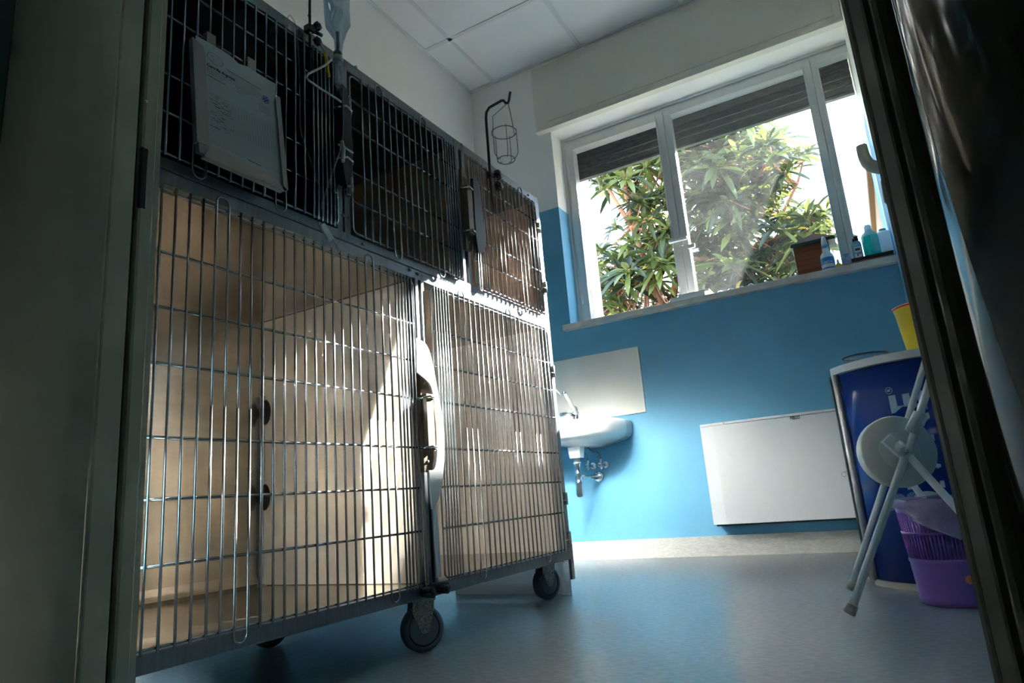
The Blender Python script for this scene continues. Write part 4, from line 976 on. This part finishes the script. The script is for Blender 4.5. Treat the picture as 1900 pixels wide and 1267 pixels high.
# seat disc: face looks towards the aisle
sc_ = at(1664, 838, 1.74); nrm = Vector((.34, -1.0, .06)).normalized()
b = bm_(); lathe(b, [(.0, -.030), (.070, -.030), (.078, -.022), (.0795, .008), (.076, .016), (.0, .016)], (0, 0, 0), 44)
mm = nrm.to_track_quat('Z', 'Y').to_matrix().to_4x4(); mm.translation = sc_; bmesh.ops.transform(b, matrix=mm, verts=b.verts); obj('round_seat', b, m_seat, st)
b = bm_(); lathe(b, [(.0, .016), (.042, .016), (.040, .0185), (.0, .0185)], (0, 0, 0), 36); bmesh.ops.transform(b, matrix=mm, verts=b.verts); obj('seat_boss', b, m_seat, st)
b = bm_(); c1 = at(1656, 822, fsY+.03); prism(b, [(-.012, -.030), (.012, -.030), (.012, .030), (-.012, .030)], 'Z', -.006, .010)
bmesh.ops.transform(b, matrix=Matrix.Translation(at(1665, 832, fsY+.03)) @ mm.to_3x3().to_4x4() @ Matrix.Rotation(math.radians(38), 4, 'Z'), verts=b.verts)
tube(b, [at(1668, 826, fsY+.03), hubF], .012, 10); obj('seat_bracket', b, m_wtube, st)
b = bm_(); lathe(b, [(.006, .010), (.006, .014), (.003, .016), (0, .016)], (0, 0, 0), 12); bmesh.ops.transform(b, matrix=Matrix.Translation(hubF+Vector((0, -.004, 0))) @ Matrix.Rotation(math.pi/2, 4, 'X'), verts=b.verts); obj('pivot_rivet', b, m_zinc, st)
# waste bin
BX, BY = .086, 1.845
wb = thing('waste_bin', 'purple slotted plastic waste bin beside the folding stool', 'bin', (BX, BY, 0))
b = bm_(); br = lambda z: .080+.016*z/.222
lathe(b, [(.076, .0), (.081, .003), (.082, .010), (.0825, .012), (br(.02), .018), (br(.088), .088), (br(.09)+.0015, .091), (br(.09)+.0015, .096), (br(.1), .098), (br(.1)-.0035, .1), (br(.15)-.0035, .15), (br(.15)+.001, .151), (br(.16)+.001, .156), (br(.16)-.0015, .157), (br(.21), .212), (br(.22)+.004, .216), (br(.22)+.004, .223), (br(.22)-.002, .223), (br(.2)-.004, .2), (.078, .008), (0, .006)], (BX, BY, 0), 56)
for k in range(72):
    a = 2*math.pi*k/72
    for z0, z1 in ((.099, .150), (.157, .200)):
        r0, r1_ = br(z0)-.0015, br(z1)-.0010; tube(b, [(BX+r0*math.cos(a), BY+r0*math.sin(a), z0), (BX+r1_*math.cos(a), BY+r1_*math.sin(a), z1)], .0017, 5)
obj('bucket', b, m_purple, wb)
b = bm_(); sa = math.radians(-78); sz = .058; c = [b.verts.new((BX+(br(sz)+.0008)*math.cos(sa+.0085/.085*math.cos(2*math.pi*k/18)*(1+.12*(k % 2))), BY+(br(sz)+.0008)*math.sin(sa+.0085/.085*math.cos(2*math.pi*k/18)*(1+.12*(k % 2))), sz+.0085*(1+.12*(k % 2))*math.sin(2*math.pi*k/18))) for k in range(18)]; b.faces.new(c); obj('orange_sticker', b, m_orange, wb)
text('sticker_mark', '2', .010, m_red, wb, frame_mtx((BX+(br(sz)+.0016)*math.cos(sa), BY+(br(sz)+.0016)*math.sin(sa), sz), (-math.sin(sa), math.cos(sa), 0), (0, 0, 1)), .0001)
b = bm_(); n = 72; rows = []
for j in range(8):
    row = []
    for k in range(n):
        a = 2*math.pi*k/n; aa = math.degrees(a) % 360
        dn = .022 + .068*math.exp(-((aa-283)/26)**2) + .028*math.exp(-((aa-250)/22)**2) + .006*math.sin(5*a)
        z = .232 - dn*j/7 if j else .226; r = br(z)+.0088 + .0022*math.sin(11*a+j)+.0016*math.sin(23*a+2*j)
        if j == 0: r = br(.2)-.001
        if j == 1: z = .2285+.0012*math.sin(9*a); r = br(.22)+.005
        if j == 7: r += .0015
        row.append(b.verts.new((BX+r*math.cos(a), BY+r*math.sin(a), z)))
    rows.append(row)
for a_, c_ in zip(rows, rows[1:]):
    for k in range(n): f = b.faces.new((a_[k], a_[(k+1) % n], c_[(k+1) % n], c_[k])); f.smooth = True
hem = [v.co.copy() for v in rows[-1]]; tube(b, hem, .0022, 6, closed=True)
tag(obj('bin_liner', b, m_liner), 'thin translucent liner bag folded over the rim of the purple bin', 'bag')
b = bm_(); wq = at(1566, 880, 2.80); tube(b, [wq+Vector((.008*math.cos(2*math.pi*k/14), 0, .008*math.sin(2*math.pi*k/14))) for k in range(14)], .0007, 5, closed=True); tube(b, [wq+Vector((.003, 0, .008)), at(1580, 869, 2.80), at(1590, 864, 2.79)], .0007, 5)
tag(obj('wire_hook', b, m_grey), 'tiny wire loop hooked at the side of the fan coil heater', 'hook')
